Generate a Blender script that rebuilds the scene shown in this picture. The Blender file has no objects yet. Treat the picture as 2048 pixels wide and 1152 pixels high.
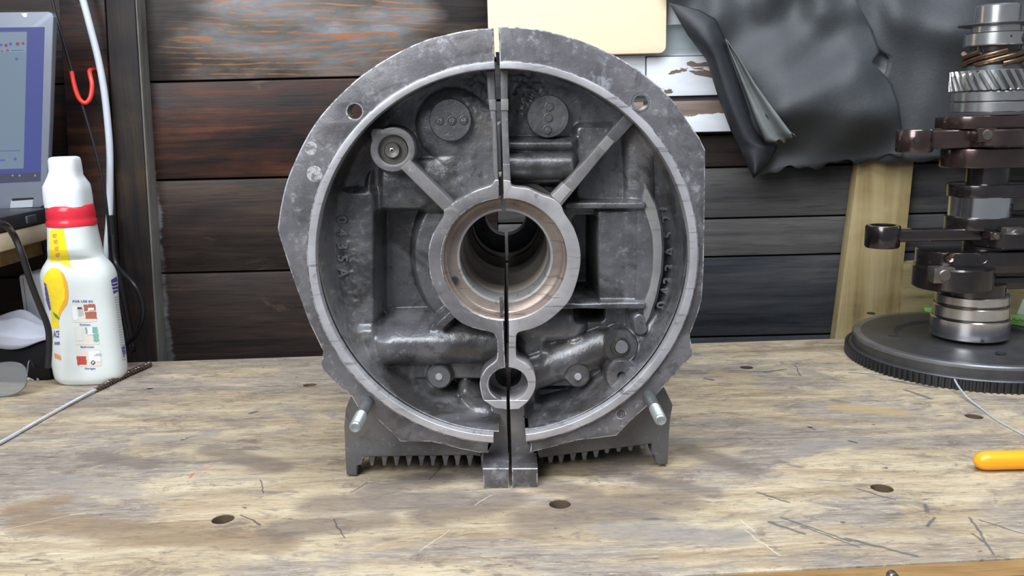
import bpy, bmesh, math, random
import numpy as np
from mathutils import Vector, Matrix
from mathutils.bvhtree import BVHTree

random.seed(7)
rng = np.random.default_rng(7)
scene = bpy.context.scene
COL = scene.collection

# ------------------------------------------------------------------ camera
F = 1700.0                      # focal length in pixels of a 2048 wide frame
PITCH = math.atan(346.0 / F)
ROLL = -0.024
CAMD = 0.68
M3 = Matrix.Rotation(math.pi / 2 - PITCH, 3, 'X') @ Matrix.Rotation(ROLL, 3, 'Z')

def ray(px, py):
    return M3 @ Vector(((px - 1024) / F, -(py - 576) / F, -1.0))

_d = ray(1021, 976)
CAM = Vector((0.0, -CAMD, -_d.z / _d.y * CAMD))
cam_data = bpy.data.cameras.new('camera')
cam_data.sensor_width = 36
cam_data.lens = 36 * F / 2048
cam_data.clip_start = 0.01
cam = bpy.data.objects.new('camera', cam_data)
cam.matrix_world = Matrix.Translation(CAM) @ M3.to_4x4()
COL.objects.link(cam)
scene.camera = cam

# ------------------------------------------------------------------ light and exposure
scene.view_settings.view_transform = 'Standard'
scene.view_settings.look = 'None'
scene.view_settings.gamma = 1
scene.view_settings.use_curve_mapping = False
scene.view_settings.exposure = 0.0
world = bpy.data.worlds.new('world')
scene.world = world
world.use_nodes = True
bg = world.node_tree.nodes['Background']
bg.inputs[0].default_value = (0.80, 0.88, 1.0, 1)
bg.inputs[1].default_value = 0.26

def area(name, loc, target, w, h, power, color):
    l = bpy.data.lights.new(name, 'AREA')
    l.shape = 'RECTANGLE'; l.size = w; l.size_y = h; l.energy = power; l.color = color
    o = bpy.data.objects.new(name, l); COL.objects.link(o)
    o.location = loc
    o.rotation_euler = (Vector(target) - Vector(loc)).to_track_quat('-Z', 'Y').to_euler()
    return o

area('window_light', (-0.80, -1.25, 1.15), (0.05, 0.1, 0.1), 1.0, 0.9, 29, (0.93, 0.97, 1.0))
area('roof_light', (0.15, -0.45, 1.55), (0.05, 0.15, 0.0), 1.6, 0.7, 40, (0.86, 0.93, 1.0))

# ------------------------------------------------------------------ point helpers
def P(px, py, y):
    d = ray(px, py)
    t = (y - CAM.y) / d.y
    return CAM + d * t

def B(px, py, z=0.0):
    d = ray(px, py)
    t = (z - CAM.z) / d.z
    return CAM + d * t

M3T = M3.transposed()
def project(X, Y, Z):
    m = np.array(M3T)
    v = np.stack([X - CAM.x, Y - CAM.y + 0 * X, Z - CAM.z])
    c = np.tensordot(m, v, axes=1)
    return 1024 + F * c[0] / -c[2], 576 - F * c[1] / -c[2]

# ------------------------------------------------------------------ object helpers
ORIGIN = {}

def empty(name, label, cat, loc=(0, 0, 0), group=None, kind=None):
    o = bpy.data.objects.new(name, None)
    o.empty_display_size = 0.02
    o.location = loc
    COL.objects.link(o)
    ORIGIN[o] = Vector(loc)
    if kind:
        o['kind'] = kind
    if label: o['label'] = label
    if cat: o['category'] = cat
    if group: o['group'] = group
    return o

def tag(o, label, cat=None, group=None, kind=None):
    o['label'] = label
    if cat: o['category'] = cat
    if group: o['group'] = group
    if kind: o['kind'] = kind
    return o

def link(name, me, mat, parent=None, smooth=False, label=None, angle=None):
    if mat is not None:
        me.materials.append(mat)
    o = bpy.data.objects.new(name, me)
    COL.objects.link(o)
    if parent is not None:
        o.parent = parent
        org = ORIGIN.get(parent, Vector())
        ORIGIN[o] = org
        if org.length > 0:
            me.transform(Matrix.Translation(-org))
    else:
        ORIGIN[o] = Vector()
    if smooth:
        for p in me.polygons: p.use_smooth = True
        if angle:
            me.set_sharp_from_angle(angle=math.radians(angle))
    if label: o['label'] = label
    return o

def mesh_obj(name, verts, faces, mat, parent=None, smooth=False, label=None, angle=None):
    me = bpy.data.meshes.new(name)
    me.from_pydata([tuple(v) for v in verts], [], faces)
    me.update()
    return link(name, me, mat, parent, smooth, label, angle)

def bm_obj(name, bm, mat, parent=None, smooth=False, label=None, angle=None):
    me = bpy.data.meshes.new(name)
    bm.normal_update()
    bm.to_mesh(me); bm.free()
    return link(name, me, mat, parent, smooth, label, angle)

def curve_mesh(loops, half, bevel, res=2):
    cu = bpy.data.curves.new('tmp', 'CURVE')
    cu.dimensions = '2D'; cu.fill_mode = 'BOTH'
    b = min(bevel, half * 0.9)
    cu.extrude = max(half - b, 0.0); cu.bevel_depth = b; cu.bevel_resolution = res; cu.offset = -b
    for lp in loops:
        s = cu.splines.new('POLY')
        s.points.add(len(lp) - 1)
        for i, (a, c) in enumerate(lp):
            s.points[i].co = (a, c, 0, 1)
        s.use_cyclic_u = True
    o = bpy.data.objects.new('tmp', cu)
    me = bpy.data.meshes.new_from_object(o)
    bpy.data.objects.remove(o); bpy.data.curves.remove(cu)
    bm = bmesh.new(); bm.from_mesh(me)
    bmesh.ops.remove_doubles(bm, verts=bm.verts, dist=1e-6)
    bmesh.ops.recalc_face_normals(bm, faces=bm.faces)
    bm.to_mesh(me); bm.free()
    me.materials.clear()
    return me

def plate_w(name, loops, y0, y1, mat, parent=None, bevel=0.0008, label=None, smooth=True, edge=None):
    """loops of world (x, z); a slab between the depths y0 (front) and y1."""
    me = curve_mesh(loops, (y1 - y0) / 2, bevel)
    me.transform(Matrix.Translation((0, (y0 + y1) / 2, 0)) @ Matrix.Rotation(math.pi / 2, 4, 'X'))
    o = link(name, me, mat, parent, smooth, label, 18)
    if edge is not None:
        me.materials.append(edge)
        for p in me.polygons:
            if -0.97 < p.normal.y < -0.12: p.material_index = 1
    return o

def W(pts, y):
    return [(q.x, q.z) for q in (P(a, b, y) for a, b in pts)]

def plate(name, loops_px, y0, y1, mat, parent=None, bevel=0.0008, label=None, yref=None, edge=None):
    yr = y0 if yref is None else yref
    return plate_w(name, [W(l, yr) for l in loops_px], y0, y1, mat, parent, bevel, label, edge=edge)

def slab(name, loops, z0, z1, mat, parent=None, bevel=0.001, label=None):
    """loops of world (x, y); a slab between the heights z0 and z1."""
    me = curve_mesh(loops, (z1 - z0) / 2, bevel)
    me.transform(Matrix.Translation((0, 0, (z0 + z1) / 2)))
    return link(name, me, mat, parent, True, label, 18)

def box(name, lo, hi, mat, parent=None, bevel=0.001, label=None, rot=None):
    bm = bmesh.new()
    lo = Vector(lo); hi = Vector(hi)
    bmesh.ops.create_cube(bm, size=1)
    c = (lo + hi) / 2; s = hi - lo
    for v in bm.verts:
        v.co = Vector((v.co.x * s.x, v.co.y * s.y, v.co.z * s.z))
    if bevel:
        bmesh.ops.bevel(bm, geom=bm.edges[:], offset=bevel, segments=2, affect='EDGES', profile=0.5)
    for v in bm.verts:
        if rot is not None: v.co = rot @ v.co
        v.co += c
    return bm_obj(name, bm, mat, parent, True, label, 35)

def lathe(name, prof, centre, axis, mat, parent=None, segs=48, a0=0, a1=2 * math.pi, label=None, angle=35, cap=False):
    """prof: (radius, distance along axis). axis 'Y' or 'Z'."""
    full = abs(a1 - a0 - 2 * math.pi) < 1e-6
    n = segs if full else segs + 1
    V = []; Fc = []
    for r, t in prof:
        for i in range(n):
            a = a0 + (a1 - a0) * i / segs
            if axis == 'Y': V.append((centre[0] + r * math.cos(a), centre[1] + t, centre[2] + r * math.sin(a)))
            else: V.append((centre[0] + r * math.cos(a), centre[1] + r * math.sin(a), centre[2] + t))
    for j in range(len(prof) - 1):
        for i in range(segs):
            k = (i + 1) % n if full else i + 1
            Fc.append((j * n + i, j * n + k, (j + 1) * n + k, (j + 1) * n + i))
    bm = bmesh.new()
    vs = [bm.verts.new(v) for v in V]
    for f in Fc:
        ids = []
        for q in f:
            if q not in ids: ids.append(q)
        try: bm.faces.new([vs[q] for q in ids])
        except ValueError: pass
    bmesh.ops.remove_doubles(bm, verts=bm.verts, dist=1e-6)
    bmesh.ops.dissolve_degenerate(bm, edges=bm.edges, dist=1e-7)
    bmesh.ops.recalc_face_normals(bm, faces=bm.faces)
    return bm_obj(name, bm, mat, parent, True, label, angle)

def frames(pts):
    pts = [Vector(p) for p in pts]
    T = []
    for i in range(len(pts)):
        a = pts[max(i - 1, 0)]; b = pts[min(i + 1, len(pts) - 1)]
        T.append((b - a).normalized())
    up = Vector((0, 0, 1)) if abs(T[0].z) < 0.9 else Vector((1, 0, 0))
    N = (up - T[0] * up.dot(T[0])).normalized()
    out = []
    for i in range(len(pts)):
        N = (N - T[i] * N.dot(T[i])).normalized()
        out.append((pts[i], T[i], N, T[i].cross(N)))
    return out

def smooth_path(pts, n=8):
    pts = [Vector(p) for p in pts]
    out = []
    for i in range(len(pts) - 1):
        p0 = pts[max(i - 1, 0)]; p1 = pts[i]; p2 = pts[i + 1]; p3 = pts[min(i + 2, len(pts) - 1)]
        for k in range(n):
            t = k / n
            out.append(0.5 * ((2 * p1) + (p2 - p0) * t + (2 * p0 - 5 * p1 + 4 * p2 - p3) * t * t + (3 * p1 - p0 - 3 * p2 + p3) * t ** 3))
    out.append(pts[-1])
    return out

def tube_geo(pts, r, segs=10):
    fr = frames(pts)
    V = []; Fc = []
    for i, (p, t, n, b) in enumerate(fr):
        rr = r[i] if isinstance(r, (list, tuple)) else r
        for k in range(segs):
            a = 2 * math.pi * k / segs
            V.append(p + (n * math.cos(a) + b * math.sin(a)) * rr)
    for i in range(len(fr) - 1):
        for k in range(segs):
            Fc.append((i * segs + k, i * segs + (k + 1) % segs, (i + 1) * segs + (k + 1) % segs, (i + 1) * segs + k))
    Fc.append(tuple(range(segs))[::-1])
    Fc.append(tuple(range((len(fr) - 1) * segs, len(fr) * segs)))
    return V, Fc

def tube(name, pts, r, mat, parent=None, segs=10, label=None):
    V, Fc = tube_geo(pts, r, segs)
    return mesh_obj(name, V, Fc, mat, parent, True, label, 60)

def grid_faces(nu, nv):
    return [(j * nu + i, j * nu + i + 1, (j + 1) * nu + i + 1, (j + 1) * nu + i) for j in range(nv - 1) for i in range(nu - 1)]

def interp(pts, t):
    """point at the share t of a polyline's length"""
    L = [0]
    for a, b in zip(pts, pts[1:]): L.append(L[-1] + math.dist(a, b))
    s = t * L[-1]
    for i in range(len(pts) - 1):
        if s <= L[i + 1] or i == len(pts) - 2:
            k = (s - L[i]) / max(L[i + 1] - L[i], 1e-9)
            return tuple(a + (b - a) * k for a, b in zip(pts[i], pts[i + 1]))

# ------------------------------------------------------------------ materials
def rgb(r, g, b):
    f = lambda c: (c / 255 / 12.92) if c / 255 <= 0.04045 else ((c / 255 + 0.055) / 1.055) ** 2.4
    return (f(r), f(g), f(b), 1)

class N:
    """a small node builder"""
    def __init__(s, name):
        s.m = bpy.data.materials.new(name); s.m.use_nodes = True
        s.t = s.m.node_tree; s.b = s.t.nodes['Principled BSDF']
        s.tc = s.t.nodes.new('ShaderNodeTexCoord')
        s.obj = s.tc.outputs['Object']
    def lk(s, a, b): s.t.links.new(a, b)
    def set(s, sock, v):
        if isinstance(v, bpy.types.NodeSocket): s.lk(v, sock)
        else: sock.default_value = (*v, 1) if isinstance(v, tuple) and len(v) == 3 and sock.type == 'RGBA' else v
    def mapping(s, scale=(1, 1, 1), loc=(0, 0, 0), rot=(0, 0, 0), vec=None, rand=False):
        n = s.t.nodes.new('ShaderNodeMapping')
        s.lk(vec or s.obj, n.inputs[0])
        n.inputs['Location'].default_value = loc; n.inputs['Rotation'].default_value = rot; n.inputs['Scale'].default_value = scale
        if rand:
            oi = s.t.nodes.new('ShaderNodeObjectInfo')
            mu = s.t.nodes.new('ShaderNodeMath'); mu.operation = 'MULTIPLY'; s.lk(oi.outputs['Random'], mu.inputs[0]); mu.inputs[1].default_value = 37.0
            s.lk(mu.outputs[0], n.inputs['Location'])
        return n.outputs[0]
    def noise(s, scale, detail=4, rough=0.55, vec=None, dist=0.0):
        n = s.t.nodes.new('ShaderNodeTexNoise')
        s.lk(vec or s.obj, n.inputs['Vector'])
        n.inputs['Scale'].default_value = scale; n.inputs['Detail'].default_value = detail
        n.inputs['Roughness'].default_value = rough; n.inputs['Distortion'].default_value = dist
        return n.outputs['Fac']
    def wave(s, scale, dist, vec=None, axis='Z', detail=3, dscale=1.0):
        n = s.t.nodes.new('ShaderNodeTexWave')
        n.bands_direction = axis
        s.lk(vec or s.obj, n.inputs['Vector'])
        n.inputs['Scale'].default_value = scale; n.inputs['Distortion'].default_value = dist
        n.inputs['Detail'].default_value = detail; n.inputs['Detail Scale'].default_value = dscale
        return n.outputs['Fac']
    def voronoi(s, scale, vec=None):
        n = s.t.nodes.new('ShaderNodeTexVoronoi')
        s.lk(vec or s.obj, n.inputs['Vector']); n.inputs['Scale'].default_value = scale
        return n.outputs['Distance']
    def ramp(s, fac, stops):
        n = s.t.nodes.new('ShaderNodeValToRGB')
        s.lk(fac, n.inputs[0])
        e = n.color_ramp.elements
        while len(e) < len(stops): e.new(0.5)
        for el, (p, c) in zip(e, stops):
            el.position = p; el.color = c if len(c) == 4 else (*c, 1)
        return n.outputs[0]
    def step(s, fac, a, b):
        n = s.t.nodes.new('ShaderNodeMapRange')
        n.interpolation_type = 'SMOOTHSTEP'
        s.lk(fac, n.inputs[0]); n.inputs[1].default_value = a; n.inputs[2].default_value = b
        return n.outputs[0]
    def math(s, op, a, b=0.0, c=0.0):
        n = s.t.nodes.new('ShaderNodeMath'); n.operation = op
        s.set(n.inputs[0], a); s.set(n.inputs[1], b); s.set(n.inputs[2], c)
        return n.outputs[0]
    def mix(s, fac, a, b, mode='MIX'):
        n = s.t.nodes.new('ShaderNodeMix'); n.data_type = 'RGBA'; n.blend_type = mode
        s.set(n.inputs[0], fac); s.set(n.inputs[6], a); s.set(n.inputs[7], b)
        return n.outputs[2]
    def sep(s, vec=None):
        n = s.t.nodes.new('ShaderNodeSeparateXYZ'); s.lk(vec or s.obj, n.inputs[0])
        return n.outputs
    def bump(s, h, strength, dist=0.001, prev=None):
        n = s.t.nodes.new('ShaderNodeBump'); s.lk(h, n.inputs['Height'])
        n.inputs['Strength'].default_value = strength; n.inputs['Distance'].default_value = dist
        if prev is not None: s.lk(prev, n.inputs['Normal'])
        return n.outputs[0]
    def out(s, color=None, rough=None, metal=None, normal=None, spec=None, coat=None):
        if color is not None: s.set(s.b.inputs['Base Color'], color)
        if rough is not None: s.set(s.b.inputs['Roughness'], rough)
        if metal is not None: s.set(s.b.inputs['Metallic'], metal)
        if spec is not None: s.b.inputs['Specular IOR Level'].default_value = spec
        if coat is not None: s.b.inputs['Coat Weight'].default_value = coat; s.b.inputs['Coat Roughness'].default_value = 0.1
        if normal is not None: s.lk(normal, s.b.inputs['Normal'])
        return s.m

def plain(name, c, rough=0.5, metal=0.0, bump=0.0, scale=200, var=0.15, spec=0.5, coat=None):
    n = N(name)
    f = n.noise(scale * 0.2, 4)
    lo = tuple(v * (1 - var) for v in c[:3]) + (1,); hi = tuple(min(v * (1 + var), 1) for v in c[:3]) + (1,)
    col = n.ramp(f, [(0.3, lo), (0.7, hi)])
    nb = n.bump(n.noise(scale, 3), bump, 0.0005) if bump else None
    return n.out(col, rough, metal, nb, spec, coat)

def cast_metal(name, dark, mid, warm, light, rough=0.42, metal=0.55, bump=0.35, wear=0.68, coat=None, stain=None):
    n = N(name)
    big = n.noise(18, 5, 0.6); fine = n.noise(160, 5, 0.65); pit = n.noise(520, 3, 0.6)
    c = n.ramp(big, [(0.30, dark), (0.55, mid), (0.72, warm)])
    c = n.mix(n.step(fine, 0.55, 0.85), c, light)
    c = n.mix(n.math('MULTIPLY', n.step(n.noise(45, 6, 0.7), wear, wear + 0.12), 0.75), c, light)
    c = n.mix(n.math('MULTIPLY', n.step(n.noise(60, 4, 0.6, n.mapping((1, 1, 1), (3, 5, 1))), 0.60, 0.72), 0.6), c, dark)
    r = n.math('ADD', n.math('MULTIPLY', fine, 0.3), rough - 0.15)
    if stain:
        c = n.mix(n.math('MULTIPLY', n.step(n.noise(11, 6, 0.65, n.mapping((1, 1, 1), (2.3, 0.4, 1.7)), 0.8), 0.48, 0.62), 0.85), c, stain)
        c = n.mix(n.math('MULTIPLY', n.step(n.noise(38, 6, 0.7, n.mapping((1, 1, 1), (5.3, 1.4, 0.7)), 0.8), 0.54, 0.66), 0.6), c, stain)
    nb = n.bump(pit, bump, 0.0006, n.bump(n.noise(70, 4, 0.6), bump, 0.0015))
    m = n.out(c, r, metal, nb, 0.5)
    if coat:
        n.b.inputs['Coat Weight'].default_value = coat; n.b.inputs['Coat Roughness'].default_value = 0.28; n.lk(nb, n.b.inputs['Coat Normal'])
    return m

M = {}
M['cast'] = cast_metal('cast_alloy', (.070, .070, .077), (.165, .163, .172), (.215, .19, .168), (.38, .39, .42), rough=0.36, metal=0.4, coat=0.55, stain=(.045, .039, .037, 1))
M['cast_dark'] = cast_metal('sump_alloy', (.085, .084, .088), (.135, .133, .14), (.155, .14, .13), (.27, .27, .285), bump=0.3, metal=0.3)
M['cast_number'] = cast_metal('number_alloy', (.11, .11, .115), (.20, .20, .205), (.25, .23, .21), (.36, .365, .39))
M['flange'] = cast_metal('flange_alloy', (.095, .090, .095), (.192, .182, .193), (.24, .222, .216), (.42, .418, .455), rough=0.40, metal=0.35, bump=0.2, wear=0.56, stain=(.085, .078, .080, 1))
M['boss_dull'] = cast_metal('boss_alloy', (.13, .125, .13), (.225, .212, .215), (.27, .248, .235), (.42, .41, .41), rough=0.38, metal=0.4, bump=0.12)

def machined(name, base, light, streak, rot, rough=0.32):
    n = N(name)
    v = n.mapping((20, 20, 260), rot=rot)
    st = n.noise(1.0, 4, 0.65, v)
    big = n.noise(30, 4)
    c = n.ramp(big, [(0.35, base), (0.65, light)])
    c = n.mix(n.math('MULTIPLY', n.step(st, 0.56, 0.70), 0.75), c, streak)
    c = n.mix(n.math('MULTIPLY', n.step(n.noise(70, 4, 0.6), 0.62, 0.72), 0.6), c, streak)
    nb = n.bump(st, 0.08, 0.0004)
    return n.out(c, rough, 0.45, nb)

M['lip'] = machined('machined_lip', (.42, .405, .42), (.60, .585, .60), (.15, .14, .145), (0, 0.8, 0))
def patchy(name, a_, b_, sc):
    n = N(name)
    f = n.noise(sc, 6, 0.75, None, 1.0)
    return n.out(n.mix(n.step(f, 0.44, 0.56), a_, b_), 0.4, 0.35)
M['spot'] = patchy('scuffed_metal_spot', (.20, .19, .20), (.52, .50, .51), 110)
M['worn'] = patchy('worn_bright_edge', (.16, .152, .158), (.50, .485, .50), 60)
M['boss_bright'] = machined('machined_boss', (.38, .355, .355), (.54, .515, .515), (.17, .15, .145), (0, -0.8, 0))
M['machined'] = machined('machined_pad', (.30, .285, .28), (.40, .38, .37), (.2, .18, .17), (0, 1.4, 0))
M['bore'] = machined('bore_alloy', (.22, .17, .14), (.33, .265, .225), (.11, .085, .07), (0, 0, 1.5), 0.35)
M['bore_edge'] = machined('bore_edge_alloy', (.38, .36, .35), (.5, .48, .46), (.2, .17, .15), (0, 0, 1.5), 0.3)
M['bore_deep'] = plain('tunnel_alloy', (.40, .35, .30, 1), 0.42, 0.3, 0.2)  # paler than the casting; light inside the tunnel put into the colour
M['zinc'] = plain('zinc_steel', (.42, .46, .46, 1), 0.38, 0.75, 0.15, 300)
M['zinc_dark'] = plain('dull_steel', (.20, .215, .22, 1), 0.4, 0.7, 0.2, 300)
M['galv'] = plain('galvanised_wire', (.55, .57, .60, 1), 0.4, 0.25, 0, 300, 0.1)
M['brush_steel'] = plain('brown_twisted_steel', (.16, .12, .095, 1), 0.32, 0.7, 0.3, 300, 0.4)
M['steel'] = plain('bright_steel', (.62, .61, .60, 1), 0.24, 0.95, 0.03, 300, 0.08)
M['bolt'] = plain('bolt_steel', (.20, .18, .155, 1), 0.35, 0.8, 0.2, 300, 0.3)
M['oil_steel'] = plain('oily_steel', (.055, .045, .044, 1), 0.25, 0.85, 0.15, 120, 0.3, coat=1.0)
M['oil_brown'] = plain('oily_brown_steel', (.085, .052, .045, 1), 0.25, 0.8, 0.2, 120, 0.35, coat=1.0)
M['fly'] = plain('flywheel_iron', (.105, .105, .11, 1), 0.42, 0.7, 0.12, 200, 0.2)
M['fly_edge'] = plain('flywheel_edge_iron', (.24, .245, .26, 1), 0.34, 0.75, 0.08, 200, 0.15)  # edge highlight of the flywheel put into a paler colour
M['gear'] = plain('ring_gear_iron', (.055, .055, .058, 1), 0.45, 0.7, 0.2, 200, 0.25)
M['brass'] = plain('bronze_brown', (.22, .14, .09, 1), 0.3, 0.9, 0.1, 200, 0.3)
M['journal'] = plain('polished_journal', (.72, .71, .72, 1), 0.18, 1.0, 0.0, 200, 0.05)
M['black'] = plain('black_rubber', (.012, .012, .014, 1), 0.4)
M['case_black'] = plain('black_case', (.006, .006, .008, 1), 0.6, spec=0.2)  # near black for dark gaps; shade put into the colour
M['hole'] = plain('dark_bore', (.015, .015, .016, 1), 0.7)  # near black; shade inside holes and slots put into the colour
M['white_plastic'] = plain('white_plastic', (.74, .76, .78, 1), 0.35, 0, 0, 200, 0.03)
M['cable_white'] = plain('white_cable', (.56, .59, .66, 1), 0.45, 0, 0, 200, 0.03)
M['red'] = plain('red_vinyl', (.75, .045, .03, 1), 0.3, 0, 0, 200, 0.08)
M['redcap'] = plain('red_wrap', (.66, .03, .05, 1), 0.22, 0, 0.3, 60, 0.08)
M['orange'] = plain('orange_plastic', (.95, .40, .015, 1), 0.28, 0, 0.05, 200, 0.04)
M['cream'] = plain('cream_board', (.84, .68, .46, 1), 0.5, 0, 0.05, 300, 0.03)
M['cream_edge'] = plain('cream_board_edge', (.62, .43, .20, 1), 0.6)
M['laptop'] = plain('silver_bezel', (.19, .205, .25, 1), 0.4, 0.3, 0, 200, 0.04)
M['laptop_dark'] = plain('dark_laptop_base', (.02, .02, .024, 1), 0.4)
M['greybox'] = plain('pale_grey_plastic', (.42, .44, .48, 1), 0.45, 0, 0, 200, 0.03)
M['cloth'] = plain('pale_cloth', (.50, .52, .60, 1), 0.8, 0, 0.2, 400, 0.05)
M['green'] = plain('green_strip', (.24, .56, .13, 1), 0.5, 0, 0, 150, 0.15)
M['ink_red'] = plain('red_ink', (.40, .12, .06, 1), 0.6)
M['paper'] = plain('white_card', (.7, .72, .72, 1), 0.6, var=0.03)
M['ink_blue'] = plain('blue_print', (.09, .08, .30, 1), 0.5)
M['lemon'] = plain('lemon_print', (.88, .66, .03, 1), 0.22, 0, 0, 260, 0.14)
M['yellow'] = plain('yellow_print', (.92, .74, .02, 1), 0.25, 0, 0, 120, 0.06)
M['orange_print'] = plain('orange_print', (.75, .30, .10, 1), 0.3)
M['lemon_rind'] = plain('lemon_rind_print', (.90, .42, .03, 1), 0.25, 0, 0, 120, 0.08)
M['leaf'] = plain('leaf_print', (.06, .28, .06, 1), 0.3)
for nm, c in (('p_cream', (.72, .66, .58)), ('p_brown', (.40, .13, .08)), ('p_grey', (.45, .47, .50)), ('p_teal', (.20, .42, .36)), ('p_red', (.50, .07, .06)),
              ('p_pale', (.68, .70, .66)), ('p_dark', (.05, .05, .06)), ('p_white', (.78, .78, .78))):
    M[nm] = plain(nm, (*c, 1), 0.35, var=0.04)

def emis(name, c, k):
    n = N(name)
    n.b.inputs['Base Color'].default_value = (0.01, 0.01, 0.012, 1)
    n.b.inputs['Roughness'].default_value = 0.35
    n.b.inputs['Emission Color'].default_value = (*c, 1); n.b.inputs['Emission Strength'].default_value = k
    return n.m
M['desk_blue'] = emis('screen_desktop', (.055, .07, .27), 1.0)
M['window_grey'] = emis('screen_window', (.16, .225, .30), 1.0)
M['window_bar'] = emis('screen_window_bar', (.20, .26, .34), 1.0)
M['taskbar'] = emis('screen_taskbar', (.055, .062, .10), 1.0)
M['icon_red'] = emis('screen_icon_red', (.18, .07, .12), 1.0)
M['icon_blue'] = emis('screen_icon_blue', (.06, .12, .36), 1.0)

# glass of the spectacles and of the pane
def glass(name, tint):
    n = N(name)
    n.b.inputs['Base Color'].default_value = tint
    n.b.inputs['Transmission Weight'].default_value = 1.0
    n.b.inputs['Roughness'].default_value = 0.02; n.b.inputs['IOR'].default_value = 1.45
    return n.m
M['glass'] = glass('clear_glass', (.80, .84, .86, 1))
M['glass'].node_tree.nodes['Principled BSDF'].inputs['Transmission Weight'].default_value = 0.86  # grey diffuse share imitates reflections on the lenses
M['glass_green'] = glass('green_edge_glass', (.93, .98, .97, 1))

# bottle: milky plastic
n = N('milky_plastic')
n.b.inputs['Subsurface Weight'].default_value = 0.25
n.b.inputs['Subsurface Radius'].default_value = (0.02, 0.02, 0.018)
M['milky'] = n.out(n.ramp(n.noise(25, 3), [(0.3, (.66, .70, .69, 1)), (0.7, (.73, .76, .74, 1))]), 0.25)
n = N('milky_base_plastic')
M['milky_base'] = n.out((.50, .52, .26, 1), 0.25)

def wood(name, cols, grain=(3, 60, 60), rough=0.6, bump=0.25, spots=None, fleck=0.5, ends=None):
    n = N(name)
    v = n.mapping(grain, rand=True)
    g = n.noise(1.0, 6, 0.65, v, 0.4)
    patch = n.noise(1.0, 4, 0.6, n.mapping((4.0, 11, 11), rand=True), 0.6)
    c = n.ramp(n.math('ADD', n.math('MULTIPLY', g, 0.55), n.math('MULTIPLY', patch, 0.5)), [(0.36 + 0.3 * i / (len(cols) - 1), k) for i, k in enumerate(cols)])
    fine = n.noise(1.0, 3, 0.6, n.mapping((grain[0] * 6, grain[1] * 5, grain[2] * 5), rand=True))
    c = n.mix(n.math('MULTIPLY', n.step(fine, 0.52, 0.75), fleck), c, tuple(v * 0.45 for v in cols[0][:3]) + (1,))
    if spots:
        c = n.mix(n.step(n.noise(1.0, 5, 0.65, n.mapping((7, 26, 26), (9, 2, 4), rand=True), 0.5), 0.60, 0.72), c, spots)
    if ends:
        x_ = n.math('ADD', n.sep()[0], n.math('MULTIPLY', n.math('SUBTRACT', n.noise(1.0, 4, 0.7, n.mapping((1, 1, 30))), 0.5), 0.03))
        k_ = n.math('MULTIPLY', n.step(x_, ends[0], ends[0] + .004), n.math('SUBTRACT', 1.0, n.step(x_, ends[1] - .006, ends[1])))
        k_ = n.math('MULTIPLY', k_, n.step(n.noise(1.0, 4, 0.6, n.mapping((3, 3, 14), (2, 0, 5))), 0.42, 0.56))
        c = n.mix(n.math('MULTIPLY', k_, 0.7), c, (.20, .20, .20, 1))
    r = n.math('ADD', n.math('MULTIPLY', g, 0.35), rough - 0.17)
    return n.out(c, r, 0, n.bump(g, bump, 0.002, n.bump(fine, bump, 0.0008)), 0.22)

ENDS = (P(262, 250, .53).x, P(302, 250, .53).x)
M['plank_dark'] = wood('dark_varnished_plank', [(.008, .006, .006), (.020, .014, .012), (.034, .022, .018), (.060, .037, .026)], rough=0.45, spots=(.085, .050, .032, 1), ends=ENDS)
M['plank_red'] = wood('reddish_varnished_plank', [(.008, .006, .008), (.018, .013, .013), (.040, .018, .013), (.095, .034, .018)], rough=0.42, spots=(.10, .062, .042, 1), ends=ENDS)
M['plank_grey'] = wood('grey_weathered_plank', [(.030, .030, .034), (.060, .058, .060), (.085, .080, .078), (.12, .115, .11)], rough=0.55)
M['plank_blue'] = wood('dark_grey_plank', [(.014, .016, .021), (.028, .031, .037), (.042, .043, .048), (.065, .062, .062)], rough=0.5)
M['post_dark'] = wood('dark_post_wood', [(.008, .007, .008), (.015, .012, .013), (.026, .019, .016), (.050, .030, .016)], grain=(60, 60, 3), rough=0.5)
M['post_edge'] = wood('worn_post_edge', [(.09, .085, .075), (.14, .13, .12), (.18, .17, .15), (.2, .19, .17)], grain=(60, 60, 3), rough=0.5)  # pale wood for the thin strip along the right edge of the post
M['post_light'] = wood('new_pine_post', [(.15, .10, .045), (.29, .215, .10), (.38, .295, .15), (.43, .345, .19)], grain=(45, 45, 2.2), rough=0.6, bump=0.15, fleck=0.15)
M['block'] = wood('pine_block', [(.15, .11, .05), (.25, .20, .10), (.32, .26, .13), (.38, .31, .17)], grain=(8, 40, 40), rough=0.65, fleck=0.25)
M['shelf'] = wood('pale_shelf_wood', [(.38, .28, .17), (.50, .40, .27), (.56, .46, .33), (.60, .5, .36)], grain=(30, 3, 60), rough=0.6, bump=0.1, fleck=0.1)
M['edging'] = wood('brown_bench_edging', [(.14, .075, .03), (.27, .155, .06), (.36, .22, .095), (.42, .28, .14)], grain=(4, 60, 60), rough=0.6)
M['floor'] = plain('concrete_floor', (.20, .195, .19, 1), 0.8, 0, 0.3, 60, 0.2)

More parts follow.
